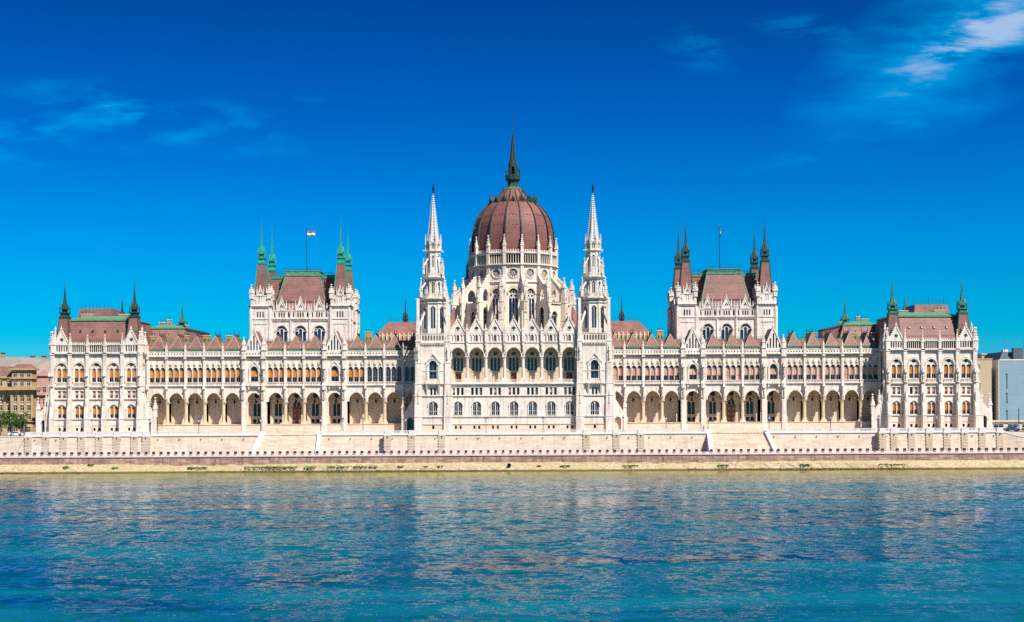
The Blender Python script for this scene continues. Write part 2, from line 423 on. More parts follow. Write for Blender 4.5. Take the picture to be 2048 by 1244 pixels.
    def dentils(s, x0, x1, z0, z1, y, pr=.25, sp=.62, m=None):
        n = max(1, int((x1 - x0) / sp)); d = (x1 - x0) / n
        for i in range(n):
            a = x0 + d * (i + .25)
            s.box(a, a + d * .5, y - pr, y + .02, z0, z1, m)
    def balus(s, x0, x1, z0, z1, y, th=.25, sp=.45, m=None):
        s.box(x0, x1, y, y + th, z1 - .18, z1, m); s.box(x0, x1, y, y + th, z0, z0 + .15, m)
        n = max(1, int((x1 - x0) / sp)); d = (x1 - x0) / n
        for i in range(n + 1):
            a = x0 + d * i
            s.box(max(x0, a - d * .26), min(x1, a + d * .26), y + .04, y + th - .04, z0 + .15, z1 - .18, m)
    def mesh(s, name):
        me = bpy.data.meshes.new(name)
        me.from_pydata(s.v, [], s.f)
        for k in s.slots: me.materials.append(MATS[k])
        me.polygons.foreach_set('material_index', s.m)
        me.polygons.foreach_set('use_smooth', s.sm)
        me.update()
        return me
def apz(d, r, k):       # height of a pointed arch above the spring at distance d from its axis
    R = k * r; v = R * R - (d + R - r) ** 2
    return math.sqrt(max(v, 0))
def arise(r, k): return apz(0, r, k)
# opening: (xc, half, zb, zt, kind, k)
def o_xs(o):
    h, kind = o[1], o[4]
    if kind == 'rect': return [-h, h]
    if kind == 'diamond': return [-h, 0, h]
    n = 8
    return [-h * math.cos(math.pi * i / n) for i in range(n + 1)]
def o_z(o, dx):
    xc, h, zb, zt, kind = o[:5]; dx = min(abs(dx), h)
    if kind == 'rect': return zb, zt
    if kind == 'diamond':
        c = (zb + zt) / 2; t = (zt - zb) / 2 * (1 - dx / h); return c - t, c + t
    if kind == 'circle':
        c = (zb + zt) / 2; t = (zt - zb) / 2 * math.sqrt(max(0, 1 - (dx / h) ** 2)); return c - t, c + t
    k = o[5] if len(o) > 5 else 1.25
    return zb, zt - arise(h, k) + apz(dx, h, k)

ALL = []
def obj(name, mb, parent=None, M=None, label=None, cat=None, group=None, kind=None):
    me = mb if isinstance(mb, bpy.types.Mesh) else mb.mesh(name)
    o = bpy.data.objects.new(name, me); sc.collection.objects.link(o)
    if parent is not None: o.parent = parent
    if M is not None: o.matrix_basis = M
    tag(o, label, cat, group, kind)
    return o
def tag(o, label=None, cat=None, group=None, kind=None):
    if label: o['label'] = label
    if cat: o['category'] = cat
    if group: o['group'] = group
    if kind: o['kind'] = kind
    return o
def empty(name, loc, label, cat, group=None, rz=0):
    o = bpy.data.objects.new(name, None); sc.collection.objects.link(o); o.location = loc; o.rotation_euler = (0, 0, rz)
    o.empty_display_size = 2
    return tag(o, label, cat, group)

CACHE = {}
def cached(key, fn):
    if key not in CACHE: CACHE[key] = fn()
    return CACHE[key]

# ---- windows
def win_mesh(half, h, kind, k, style):
    mb = MB('glass'); o = (0, half, 0, h, kind, k)
    e = .06
    xs = o_xs((0, half + e, 0, h, kind, k)); spring = h - (arise(half, k) if kind == 'arch' else 0)
    if kind == 'circle': spring = h
    g = 'glass_dark' if style.startswith('dark') else 'glass'
    lv = [(-.05, h + .2, g)]
    if style == 'wing': lv = [(-.05, h * .30, 'glass_dark'), (h * .30, spring * .97, 'blind'), (spring * .97, h + .2, g)]
    if style == 'wingp': lv = [(-.05, h * .30, 'glass_dark'), (h * .30, spring * .97, 'blind_pink'), (spring * .97, h + .2, g)]
    if style == 'wingfull': lv = [(-.05, spring * .97, 'blind_pink'), (spring * .97, h + .2, g)]
    if style == 'pav': lv = [(-.05, h * .34, 'glass_dark'), (h * .34, h + .2, 'blind')]
    if style == 'pavfull': lv = [(-.05, h + .2, 'blind')]
    if style == 'pavtop': lv = [(-.05, h * .34, 'glass_dark'), (h * .34, spring, 'blind'), (spring, h + .2, g)]
    if style == 'pink': lv = [(-.05, h * .4, 'glass_dark'), (h * .4, h + .2, 'blind_pink')]
    if style == 'disc': lv = [(-.1, h + .2, 'frame_wood')]
    for za, zb, mt in lv:
        for a, b_ in zip(xs, xs[1:]):
            la, ua = o_z((0, half + e, -.06, h + e, kind, k), a); lb, ub = o_z((0, half + e, -.06, h + e, kind, k), b_)
            p = [(a, 0, max(za, la)), (b_, 0, max(za, lb)), (b_, 0, min(zb, ub)), (a, 0, min(zb, ua))]
            if p[3][2] - p[0][2] < 1e-4 and p[2][2] - p[1][2] < 1e-4: continue
            if p[3][2] < p[0][2]: p[3] = p[0]
            if p[2][2] < p[1][2]: p[2] = p[1]
            mb.face(p, mt)
    fm = 'stone' if style in ('tracery', 'lancets') else 'frame_wood'
    if style == 'white': fm = 'stone_white'
    t = .05
    if kind != 'circle':
        if style in ('wing', 'wingp', 'wingfull', 'pav', 'pavfull', 'pavtop', 'white', 'plain', 'pink'):
            mb.box(-t * .7, t * .7, -.07, -.01, 0, spring, fm)
            mb.box(-half, half, -.06, -.01, h * .32 - t, h * .32 + t, fm)
            mb.box(-half, half, -.06, -.01, spring - t, spring + t, fm)
        if style == 'tracery':      # three lancets and roundels
            q = half * 2 / 3
            for sx in (-1, 1): mb.box(sx * q / 2 - .11, sx * q / 2 + .11, -.28, -.01, 0, spring + half * .5, fm)
            for cx_ in (-q, q):
                mb.arc(cx_, spring - .2, q * .36, .14, -.02, .24, 1.2, fm)
            mb.arc(0, spring + .55, q * .36, .14, -.02, .24, 1.2, fm)
            mb.box(-half, half, -.12, -.01, h * .4 - .07, h * .4 + .07, fm)
            for sx in (-1, 1):
                mb.lathe_y = None
                ring(mb, sx * q, spring + half * .42, .3, .16, -.02, .24, fm)
        if style == 'lancets':      # two/three lights with a big roundel
            q = half * 2 / 3; zz = h - half * 2.35
            for sx in (-1, 1): mb.box(sx * q / 2 - .12, sx * q / 2 + .12, -.3, -.01, 0, zz + .4, fm)
            for cx_ in (-q, 0, q): mb.arc(cx_, zz, q * .34, .16, -.02, .28, 1.2, fm)
            for cx_, cz in ((-half * .45, h - half * 1.62), (half * .45, h - half * 1.62), (0, h - half * .85)):
                ring(mb, cx_, cz, half * .30, .2, -.02, .28, fm)
            for sx in (-1, 1): mb.prism([(sx * half * .99, zz + .5), (sx * half * .99, h - half), (sx * half * .62, h - half * .9), (sx * half * .80, zz + 1.0)], -.26, -.02, fm)
    else:
        if style == 'rose':
            r = half
            for i in range(10):
                a = math.pi * 2 * i / 10
                mb.M = Matrix.Translation((0, 0, h / 2)) @ Matrix.Rotation(a, 4, 'Y')
                mb.prism([(-.03, r * .25), (.03, r * .25), (.11, r * 1.02), (-.11, r * 1.02)], -.2, -.02, 'stone_dome')
            mb.M = Matrix.Identity(4)
            ring(mb, 0, h / 2, r * .2, .1, -.02, .2, 'stone_dome')
        if style == 'quatre':
            for i in range(4):
                a = math.pi / 4 + math.pi / 2 * i
                mb.M = Matrix.Translation((0, 0, h / 2)) @ Matrix.Rotation(a, 4, 'Y')
                mb.prism([(0, half * .45), (.16, half * 1.02), (-.16, half * 1.02)], -.16, -.02, 'stone')
            mb.M = Matrix.Identity(4)
    return mb.mesh('window')
def ring(mb, cx, cz, r, t, y, pr, m, n=10):
    for i in range(n):
        a, b_ = 2 * math.pi * i / n, 2 * math.pi * (i + 1) / n
        P = lambda rr, an, yy: (cx + rr * math.cos(an), yy, cz + rr * math.sin(an))
        mb.face([P(r, a, y - pr), P(r, b_, y - pr), P(r + t, b_, y - pr), P(r + t, a, y - pr)], m)
        mb.face([P(r, a, y - pr), P(r, a, y), P(r, b_, y), P(r, b_, y - pr)], m)
        mb.face([P(r + t, a, y - pr), P(r + t, b_, y - pr), P(r + t, b_, y), P(r + t, a, y)], m)
def put_win(parent, F, op, y, style='plain', name=None):
    """op in the local wall frame F; y = recess"""
    xc, half, zb, zt, kind = op[:5]; k = op[5] if len(op) > 5 else 1.25
    me = cached(('w', round(half, 2), round(zt - zb, 2), kind, k, style), lambda: win_mesh(half, zt - zb, kind, k, style))
    nm = name or {'rect': 'square_window', 'circle': 'round_window', 'arch': 'arched_window'}[kind]
    return obj(nm, me, parent, F @ T(xc, y, zb))
def pinn_mesh(w, h, m='stone'):
    mb = MB(m); a = w / 2; s1 = h * .36
    mb.sq(0, 0, [(a, 0), (a, s1), (a * 1.3, s1 + .02), (a * 1.3, s1 + w * .25), (a * .85, s1 + w * .3), (0.05, h * .93)])
    for sx, sy in ((1, 0), (-1, 0), (0, 1), (0, -1)):      # gablets
        mb.M = Matrix.Rotation(math.atan2(sy, sx) + math.pi / 2, 4, 'Z')
        mb.prism([(-a * 1.1, s1 + w * .2), (a * 1.1, s1 + w * .2), (0, s1 + w * 1.3)], -a * 1.15, -a * .6)
    mb.M = Matrix.Identity(4)
    z = s1 + w * .9; top = h * .93
    while z < top - w * .4:                                 # crockets
        r = a * .85 * (top - z) / (top - s1 - w * .3) + .05
        for q in range(4):
            an = rad(45 + 90 * q); x_, y_ = r * 1.3 * math.cos(an), r * 1.3 * math.sin(an)
            c = w * .13
            mb.box(x_ - c, x_ + c, y_ - c, y_ + c, z - c, z + c)
        z += w * .75
    mb.sq(0, 0, [(w * .08, h * .9), (w * .26, h * .93), (w * .26, h * .95), (0.0, h)])
    return mb.mesh('pinnacle')
def pinnacle(parent, x, y, z, w, h, m='stone', name='pinnacle', rz=0):
    me = cached(('p', w, h, m), lambda: pinn_mesh(w, h, m))
    return obj(name, me, parent, T(x, y, z) @ Rz(rz))

# ================================================================== parliament
root = empty('parliament_building', (0, 0, 0), 'huge white stone riverside palace with a dark red dome, spires and arcades', 'palace')
GZ = 10.4      # terrace level

def copper_spire(parent, x, y, z0, zc, zt, wb, wt_, cop, zf=None, name='corner_spire', n=4):
    """tile-clad base z0..zc, copper lantern, needle to zt"""
    H = zt - zc; zf = zf or zt + 1.6
    def build():
        mb = MB(cop)
        a, b_ = wb / 2, wt_ / 2
        if zc > z0 + .1:
            mb.sq(0, 0, [(a, 0, 'roof_tile'), (b_ , zc - z0, cop)])
            for q in range(4):      # copper hips
                an = rad(45 + 90 * q); r2 = math.sqrt(2)
                c, s_ = math.cos(an), math.sin(an)
                mb.hex8([(a * r2 * c - .09, a * r2 * s_ - .09, 0), (a * r2 * c + .09, a * r2 * s_ - .09, 0), (a * r2 * c + .09, a * r2 * s_ + .09, 0), (a * r2 * c - .09, a * r2 * s_ + .09, 0)],
                        [(b_ * r2 * c - .09, b_ * r2 * s_ - .09, zc - z0), (b_ * r2 * c + .09, b_ * r2 * s_ - .09, zc - z0), (b_ * r2 * c + .09, b_ * r2 * s_ + .09, zc - z0), (b_ * r2 * c - .09, b_ * r2 * s_ + .09, zc - z0)])
        z = zc - z0
        mb.sq(0, 0, [(b_ * 1.12, z - .1), (b_ * 1.18, z + H * .04), (b_ * .85, z + H * .06), (b_ * .85, z + H * .13), (b_ * 1.1, z + H * .14), (b_ * 1.1, z + H * .17)])
        for sx in (-1, 1):
            for sy in (-1, 1):
                mb.box(sx * b_ * .85 - .09, sx * b_ * .85 + .09, sy * b_ * .85 - .09, sy * b_ * .85 + .09, z + H * .17, z + H * .28)
                mb.sq(sx * b_ * .9, sy * b_ * .9, [(.12, z + H * .17), (.12, z + H * .30), (0, z + H * .42)])
        mb.sq(0, 0, [(b_ * .42, z + H * .17), (b_ * .42, z + H * .3)])
        for q in range(4):
            mb.M = Rz(math.pi / 2 * q)
            mb.prism([(-b_ * .62, z + H * .26), (b_ * .62, z + H * .26), (0, z + H * .44)], -b_ * .8, -b_ * .4)
        mb.M = Matrix.Identity(4)
        mb.sq(0, 0, [(b_ * .78, z + H * .27), (b_ * .66, z + H * .33), (b_ * .40, z + H * .43), (b_ * .26, z + H * .56), (.05, z + H)])
        zz = z + H * .5
        while zz < z + H * .9:
            r = b_ * .36 * (1 - (zz - z - H * .44) / (H * .56)) + .05
            for q in range(4):
                an = rad(45 + 90 * q)
                mb.box(r * 1.35 * math.cos(an) - .06, r * 1.35 * math.cos(an) + .06, r * 1.35 * math.sin(an) - .06, r * 1.35 * math.sin(an) + .06, zz, zz + .14)
            zz += .6
        mb.lathe([(.05, z + H * .97), (.05, zf - z0)], 5)
        mb.lathe([(.0, z + H), (.16, z + H + .18), (0, z + H + .36)], 6)
        mb.lathe([(.0, zf - z0 - .5), (.1, zf - z0 - .4), (0, zf - z0 - .25)], 6)
        return mb.mesh('spire')
    me = cached(('cs', round(zc - z0, 2), round(H, 2), wb, wt_, cop, round(zf - z0, 2)), build)
    return obj(name, me, parent, T(x, y, z0))

def chimney(parent, x, y, z, w, d, h, pots=2, name='chimney'):
    def build():
        mb = MB('chimney_brick')
        mb.box(-w / 2, w / 2, -d / 2, d / 2, -1.5, h)
        mb.box(-w / 2 - .12, w / 2 + .12, -d / 2 - .12, d / 2 + .12, h, h + .18, 'stone')
        for i in range(max(1, int(w / .9))):
            xx = -w / 2 + (i + .5) * w / max(1, int(w / .9))
            mb.box(xx - .12, xx + .12, -d / 2 - .02, -d / 2 + .05, h * .25, h * .55, 'dark')
        for i in range(pots):
            xx = (-w / 2 + .25) + (w - .5) * (i / max(1, pots - 1) if pots > 1 else .5)
            mb.lathe([(.11, h + .18), (.09, h + .75), (.14, h + .78), (.12, h + .95)], 6, xx, 0, 'iron')
        return mb.mesh('chimney')
    return obj(name, cached(('ch', w, d, h, pots), build), parent, T(x, y, z))
def railing(mb, x0, x1, y, z, h=.8, sp=1.1, m='iron_blue'):
    mb.box(x0, x1, y - .04, y + .04, z + h - .06, z + h, m); mb.box(x0, x1, y - .03, y + .03, z + h * .5, z + h * .5 + .04, m)
    n = max(1, int((x1 - x0) / sp))
    for i in range(n + 1):
        xx = x0 + (x1 - x0) * i / n
        mb.box(xx - .04, xx + .04, y - .04, y + .04, z, z + h + (.5 if i % 4 == 0 else 0), m)

WIN_RND = random.Random(11)
# ---- end pavilions ------------------------------------------------------------
BW = 4.94
def pav_bay(mb, part, F, gable, wins=True, side='l'):
    """one bay centred on x=0, face at y=0 of frame F"""
    mb.M = F; h = BW / 2
    A = [(-.7, .35, 11.4, 12.3, 'rect'), (.7, .35, 11.4, 12.3, 'rect')]
    B = [(-.6, .5, 15.1, 18.4, 'arch', 1.1), (.6, .5, 15.1, 18.4, 'arch', 1.1)]
    C = [(-.7, .4, 20.75, 22.8, 'rect'), (.7, .4, 20.75, 22.8, 'rect')]
    D = [(-.72, .57, 25.3, 29.2, 'arch', 1.15), (.72, .57, 25.3, 29.2, 'arch', 1.15)]
    E = [(0, .6, 29.65, 30.85, 'circle')]
    mb.wall(-h, h, GZ - 1, 14.8, 0, .45, A, back=False); mb.wall(-h, h, 14.8, 20.5, 0, .45, B, back=False)
    mb.wall(-h, h, 20.5, 23.95, 0, .45, C, back=False); mb.wall(-h, h, 23.95, 29.4, 0, .45, D, back=False)
    mb.wall(-h, h, 29.4, 33.5, 0, .45, E, back=False)
    mb.box(-h, h, -.06, 0, GZ, 13.0, 'stone_band') if False else None
    for z, t, p in ((14.8, .22, .22), (20.5, .25, .25), (23.95, .3, .35), (33.45, .35, .5), (33.1, .2, .3)):
        mb.band(-h, h, z, 0, t, p)
    mb.dentils(-h, h, 32.65, 33.0, 0, .3, .5)
    mb.balus(-1.35, 1.35, 24.1, 25.15, -.4, .25, .36); mb.box(-1.5, 1.5, -.42, 0, 23.95, 24.15)
    # surrounds
    mb.arc(0, 17.4, 1.35, .22, 0, .25, 1.15); mb.arc(0, 29.0, 1.55, .3, 0, .3, 1.15); mb.arc(0, 29.0, 1.95, .12, 0, .2, 1.15)
    for sx in (-1, 1):
        mb.box(sx * 1.7 - .14, sx * 1.7 + .14, -.28, 0, 25.2, 29.0)
        mb.box(sx * 1.45 - .1, sx * 1.45 + .1, -.2, 0, 15.0, 17.4)
    mb.box(-.13, .13, -.15, 0, 25.2, 28.6); mb.box(-.1, .1, -.12, 0, 15.1, 17.8)
    mb.box(-1.3, 1.3, -.15, 0, 14.95, 15.1); mb.box(-1.25, 1.25, -.12, 0, 20.62, 20.75); mb.box(-1.25, 1.25, -.12, 0, 22.8, 22.95)
    mb.box(-1.2, 1.2, -.14, 0, 12.9, 13.1, 'stone_band')
    # gallery
    if gable:
        G = [(-1.35 + .675 * i, .2, 33.95, 35.7, 'arch', 1.1) for i in range(5)]
        mb.wall(-h, h, 33.5, 35.9, 0, .4, G)
        ap = 40.0; hw = 2.25
        tp = lambda x: 35.9 + (ap - 35.9) * max(0, 1 - abs(x) / hw)
        mb.wall(-hw, hw, 35.9, 0, 0, .4, [(0, .55, 36.75, 37.85, 'circle')], top=tp, brk=(0,))
        for sx in (-1, 1):      # raking mouldings + crockets
            mb.hex8([(sx * hw * 1.06, -.16, 35.85), (sx * (hw * 1.06 - .3), -.16, 35.85), (sx * (hw * 1.06 - .3), .1, 35.85), (sx * hw * 1.06, .1, 35.85)],
                    [(0 + sx * .12, -.16, ap + .3), (-sx * .12, -.16, ap + .05), (-sx * .12, .1, ap + .05), (sx * .12, .1, ap + .3)])
            for i in range(1, 7):
                t = i / 7; xx = sx * hw * (1.1 - t * 1.05); zz = 35.9 + (ap + .2 - 35.9) * t
                mb.box(xx - .12, xx + .12, -.1, .12, zz, zz + .25)
        mb.sq(0, 0, [(.15, ap), (.3, ap + .5), (.12, ap + .7), (0, ap + 1.5)])
        mb.box(-hw, hw, -.12, .02, 35.8, 35.95)
        mb.box(-h + .05, h - .05, .42, .5, 33.6, 35.8, 'opening_shade')
    else:
        G = [(-1.74 + .58 * i, .22, 33.75, 35.65, 'arch', 1.1) for i in range(7)]
        mb.wall(-h, h, 33.5, 36.0, 0, .35, G)
        mb.box(-h + .05, h - .05, .37, .4, 33.6, 35.9, 'opening_shade')
        mb.band(-h, h, 35.95, 0, .22, .15)
        mb.dentils(-h + .1, h - .1, 36.05, 36.5, .2, .15, .55)
    if wins:
        r = WIN_RND
        for o in A: put_win(part, F, o, .3, 'dark')
        for o in B: put_win(part, F, o, .3, r.choice(['pav', 'pav', 'pink', 'pav']))
        for o in C: put_win(part, F, o, .3, r.choice(['pink', 'wingp', 'dark_b', 'pink']))
        st = r.choice(['pav', 'pav', 'pavfull'])
        for o in D: put_win(part, F, o, .3, st if side == 'l' else 'pavtop')
        put_win(part, F, E[0], .3, 'disc' if side == 'l' else 'plain')
        if gable: put_win(part, F, (0, .55, 36.75, 37.85, 'circle'), .25, 'quatre')

def buttress_mesh(deep=1.0):
    mb = MB()
    d = deep
    mb.prism_x([(.1, GZ - 1), (-2.3 * d, GZ - 1), (-2.3 * d, 14.6), (-2.1 * d, 15.0), (-1.9 * d, 17.0), (-1.1 * d, 20.6), (-.95 * d, 21), (-.8, 27), (-.6, 28), (-.6, 33.3), (.1, 33.9)], -.5, .5)
    mb.box(-.58, .58, -2.4 * d, .05, 14.7, 14.9); mb.box(-.56, .56, -1.1 * d, .05, 20.4, 20.65); mb.box(-.5, .5, -.95, .05, 23.8, 24.1); mb.box(-.56, .56, -.75, .02, 33.0, 33.6)
    # statue niche with canopy on the face
    mb.lathe([(.0, 24.4), (.24, 24.5), (.2, 25.5), (.25, 26.0), (.1, 26.2), (.14, 26.4), (0, 26.6)], 6, 0, -.98, 'stone_tan')
    mb.sq(0, -.98, [(.34, 24.1), (.3, 24.4)]); mb.sq(0, -.95, [(.38, 26.9), (.38, 27.2), (0, 28.6)])
    mb.sq(0, -1.35 * d, [(.3, 18.6), (.34, 20.0), (0, 22.0)])
    return mb.mesh('buttress')
def pavilion(s):
    side = 'l' if s < 0 else 'r'
    cop = 'copper_dark' if s < 0 else 'copper_mid'
    mb = MB()
    part_name = 'end_pavilion'
    part = bpy.data.objects.new(part_name, None)      # replaced by the mesh below
    bpy.data.objects.remove(part)
    part = obj(part_name, bpy.data.meshes.new('tmp'), root)
    xi, xo, yf, yb = 106.1, 130.8, -6.0, 18.7
    cs = [xi + BW * (i + .5) for i in range(5)]
    for i, c in enumerate(cs):
        pav_bay(mb, part, T(s * c, yf), i in (0, 4), True, side)
    for i in range(5):     # outer side
        pav_bay(mb, part, T(s * xo, yf + BW * (i + .5)) @ Rz(rad(90 * s)), i in (0, 4), True, side)
    pav_bay(mb, part, T(s * xi, yf + BW * .5 + .0) @ Rz(rad(-90 * s)), True, True, side)
    mb.M = Matrix.Identity(4)
    X = lambda a, b_: (min(s * a, s * b_), max(s * a, s * b_))
    x0, x1 = X(xi, xo)
    mb.box(x0 + .45, x1 - .45, yf + .46, yb, GZ - 1, 33.6)      # core
    mb.box(*X(xi + .02, xi + .5), yf + BW, 20, GZ, 36.0)
    # basement brick strips
    for c in cs:
        for sx in (-1, 1): mb.box(s * c + sx * 1.55 - .35, s * c + sx * 1.55 + .35, yf - .05, yf, GZ, 13.0, 'stone_band')
    # downpipe
    mb.box(s * (xi - .25) - .09, s * (xi - .25) + .09, yf + 1.2, yf + 1.4, GZ, 34, 'iron_blue')
    bm_ = cached('butt', buttress_mesh)
    for i in range(6):
        obj('buttress', bm_, part, T(s * (xi + BW * i), yf))
        if i not in (0, 5): pinnacle(part, s * (xi + BW * i), yf - .1, 33.6, .75, 5.6 if i in (1, 4) else 5.2)
    for yy in (yf, yf + BW, yf + 3 * BW, yb): obj('buttress', bm_, part, T(s * xo, yy) @ Rz(rad(90 * s)))
    obj('buttress', bm_, part, T(s * xi, yf + .55) @ Rz(rad(-90 * s)))
    for xx, yy in ((xi, yf), (xo, yf), (xo, yf + BW), (xi - .6, yf + .6), (xo + .6, yf + .6), (xi - .3, yf + 4.6)):
        pinnacle(part, s * xx, yy, 33.6, 1.0, 6.2)
    # flared flying buttress walls
    for base, dr, ext, oc in ((xi, -1, 4.6, 2.0), (xo, 1, 5.0, 2.7)):
        fb = MB()
        a, b_ = X(base, base + dr * ext)
        tp = lambda x: 21.5 - 6.2 * (abs(x) - base) * dr / ext * (1.15 if (abs(x) - base) * dr < ext * .5 else 1) + (1.0 if (abs(x) - base) * dr < .6 else 0)
        c = s * (base + dr * oc)
        fb.wall(a, b_, GZ - 1, 0, yf + .2, 1.1, [(c, 1.0 if dr < 0 else .85, GZ - 1, 14.9, 'arch', 1.15)], top=tp, brk=(s * (base + dr * .6), s * (base + dr * ext * .5)))
        fb.arc(c, 13.5, 1.1 if dr < 0 else .95, .15, yf + .2, .12, 1.15)
        fb.box(min(s * (base + dr * (ext - .9)), s * (base + dr * ext)), max(s * (base + dr * (ext - .9)), s * (base + dr * ext)), yf + .1, yf + 1.4, GZ - 1, 15.6)
        fb.box(min(c - .85, c + .85), max(c - .85, c + .85), yf + 1.35, yf + 1.45, GZ, 14.8, 'iron_blue' if dr > 0 else 'stone')
        obj('flying_buttress', fb, part)
        pinnacle(part, s * (base + dr * (ext - .5)), yf + .75, 15.6, .95, 5.4)
        pinnacle(part, s * (base + dr * 2.2), yf + .75, 18.4, .7, 3.6)
        pinnacle(part, s * (base + dr * .8), yf + .2, 22.5, .8, 4.4)
    me = mb.mesh('end_pavilion'); old = part.data; part.data = me; bpy.data.meshes.remove(old)
    # roof
    rf = MB('roof_tile')
    rx0, rx1 = X(xi + 1.0, xo - 1.0)
    rf.taper(rx0, rx1, yf + 1.0, yb, 35.2, rx0 + 1.8, rx1 - 1.8, yf + 4.2, yb - 3, 42.9)
    rf.box(rx0 + 1.5, rx1 - 1.5, yf + 3.9, yb - 2.7, 42.9, 43.3, 'copper')
    rf.taper(rx0 + 1.6, rx1 - 1.6, yf + 4.0, yb - 2.8, 43.3, rx0 + 6.5, rx1 - 6.5, yf + 9, yb - 8, 44.6, 'copper')
    for i in range(22):
        xx = rx0 + 2.2 + i * (rx1 - rx0 - 4.4) / 21
        rf.box(xx - .3, xx + .3, yf + 1.75, yf + 1.95, 37.3, 37.5, 'roof_brown')
    # higher roof further back
    a, b_ = X(121.5, 135.5)
    rf.box(a + .2, b_ - .2, 24.2, 39.8, GZ, 36, 'stone')
    rf.taper(a, b_, 24, 40, 36, a + 2, b_ - 2, 27, 37, 48.4, 'roof_tile')
    rf.box(a + 2, b_ - 2, 27, 37, 48.4, 48.6, 'copper')
    railing(rf, a + 1.5, b_ - 2, 27, 48.6, 1.3)
    obj('roof', rf, part)
    dm = cached(('dorm', side), lambda: dormer_mesh('glass_dark' if s < 0 else 'stone_white'))
    for i in range(4):
        xx = s * 118.45 + (i - 1.5) * 3.55 * 1
        obj('roof_hatch', dm, part, T(xx, yf + 2.95, 39.6))
    for xx, yy in ((108.4, -3), (128.3, -3)):
        copper_spire(part, s * xx, yy, 34.5, 43.7, 53.0, 4.4, 2.4, cop, 54.9)
    copper_spire(part, s * 128, 54, 40, 46, 53.5, 3.0, 2.0, cop, 55.2)
    chimney(part, s * 130.0, 24, 44.8, 3.6, 1.2, 1.7, 4)
    chimney(part, s * 118.4, 22, 44.0, 2.8, 1.4, 2.2, 3)
    return part
def dormer_mesh(g):
    mb = MB('copper_dark'); mb.box(-.3, .3, -.35, .5, 0, .6, 'roof_brown'); mb.box(-.22, .22, -.38, -.34, .08, .5, g)
    return mb.mesh('hatch')
for s in (-1, 1): pavilion(s)

# ---- wings ---------------------------------------------------------------------
REG = [102.7, 97.3, 91.9, 86.5, 81.05, 68.6, 63.2, 57.8, 45.4, 40.0, 34.6, 29.2]
RIS = [74.8, 51.6]
CEN = [68.6, 63.2, 57.8]
def column_mesh():
    mb = MB('stone_column')
    mb.sq(0, 0, [(.85, 12.9), (.85, 13.3), (.7, 13.6)])
    mb.lathe([(.62, 13.6), (.66, 13.8), (.5, 14.1), (.47, 18.3), (.55, 18.4), (.5, 18.55), (.72, 19.15)], 12, 0, 0, None, 0, False)
    mb.sq(0, 0, [(.72, 19.15), (.78, 19.5)])
    return mb.mesh('column')
def strip_mesh():     # shaft between bays on the upper floor
    mb = MB()
    mb.prism_x([(.05, 19.5), (-.45, 19.5), (-.6, 20.2), (-.6, 24.2), (-.5, 24.6), (-.5, 31.8), (-.7, 32.4), (-.7, 34.2), (.05, 34.4)], -.3, .3)
    mb.box(-.42, .42, -.75, .02, 24.0, 24.35); mb.box(-.42, .42, -.85, .02, 31.9, 32.3)
    mb.lathe([(0, 20.6), (.25, 20.8), (.2, 21.8), (.24, 22.3), (.08, 22.5), (.13, 22.7), (0, 22.9)], 6, 0, -.85, 'stone_tan')
    mb.sq(0, -.8, [(.05, 19.9), (.34, 20.5), (.34, 20.65)]); mb.sq(0, -.8, [(.36, 23.1), (.36, 23.4), (0, 24.6)])
    return mb.mesh('shaft')
def turret_mesh():    # broad pier flanking the gabled bays
    mb = MB()
    mb.prism_x([(.6, GZ), (-1.3, GZ), (-1.3, 19.3), (-1.2, 20), (-1.1, 24.3), (-.85, 24.8), (-.85, 31.8), (-1.0, 32.4), (-1.0, 34.6), (.6, 34.8)], -.62, .62)
    for z in (13.1, 19.4, 24.1, 32.0, 34.4): mb.box(-.74, .74, -1.25, .05, z - .14, z + .14)
    for zz in (20.4, 26.4):
        mb.sq(0, -1.3, [(.1, zz - .7), (.36, zz - .1), (.36, zz)])
        mb.lathe([(0, zz), (.25, zz + .1), (.2, zz + 1.2), (.24, zz + 1.7), (.08, zz + 1.9), (.14, zz + 2.1), (0, zz + 2.3)], 6, 0, -1.35, 'stone_tan')
        mb.sq(0, -1.25, [(.4, zz + 2.4), (.4, zz + 2.7), (0, zz + 4.2)])
    return mb.mesh('turret')
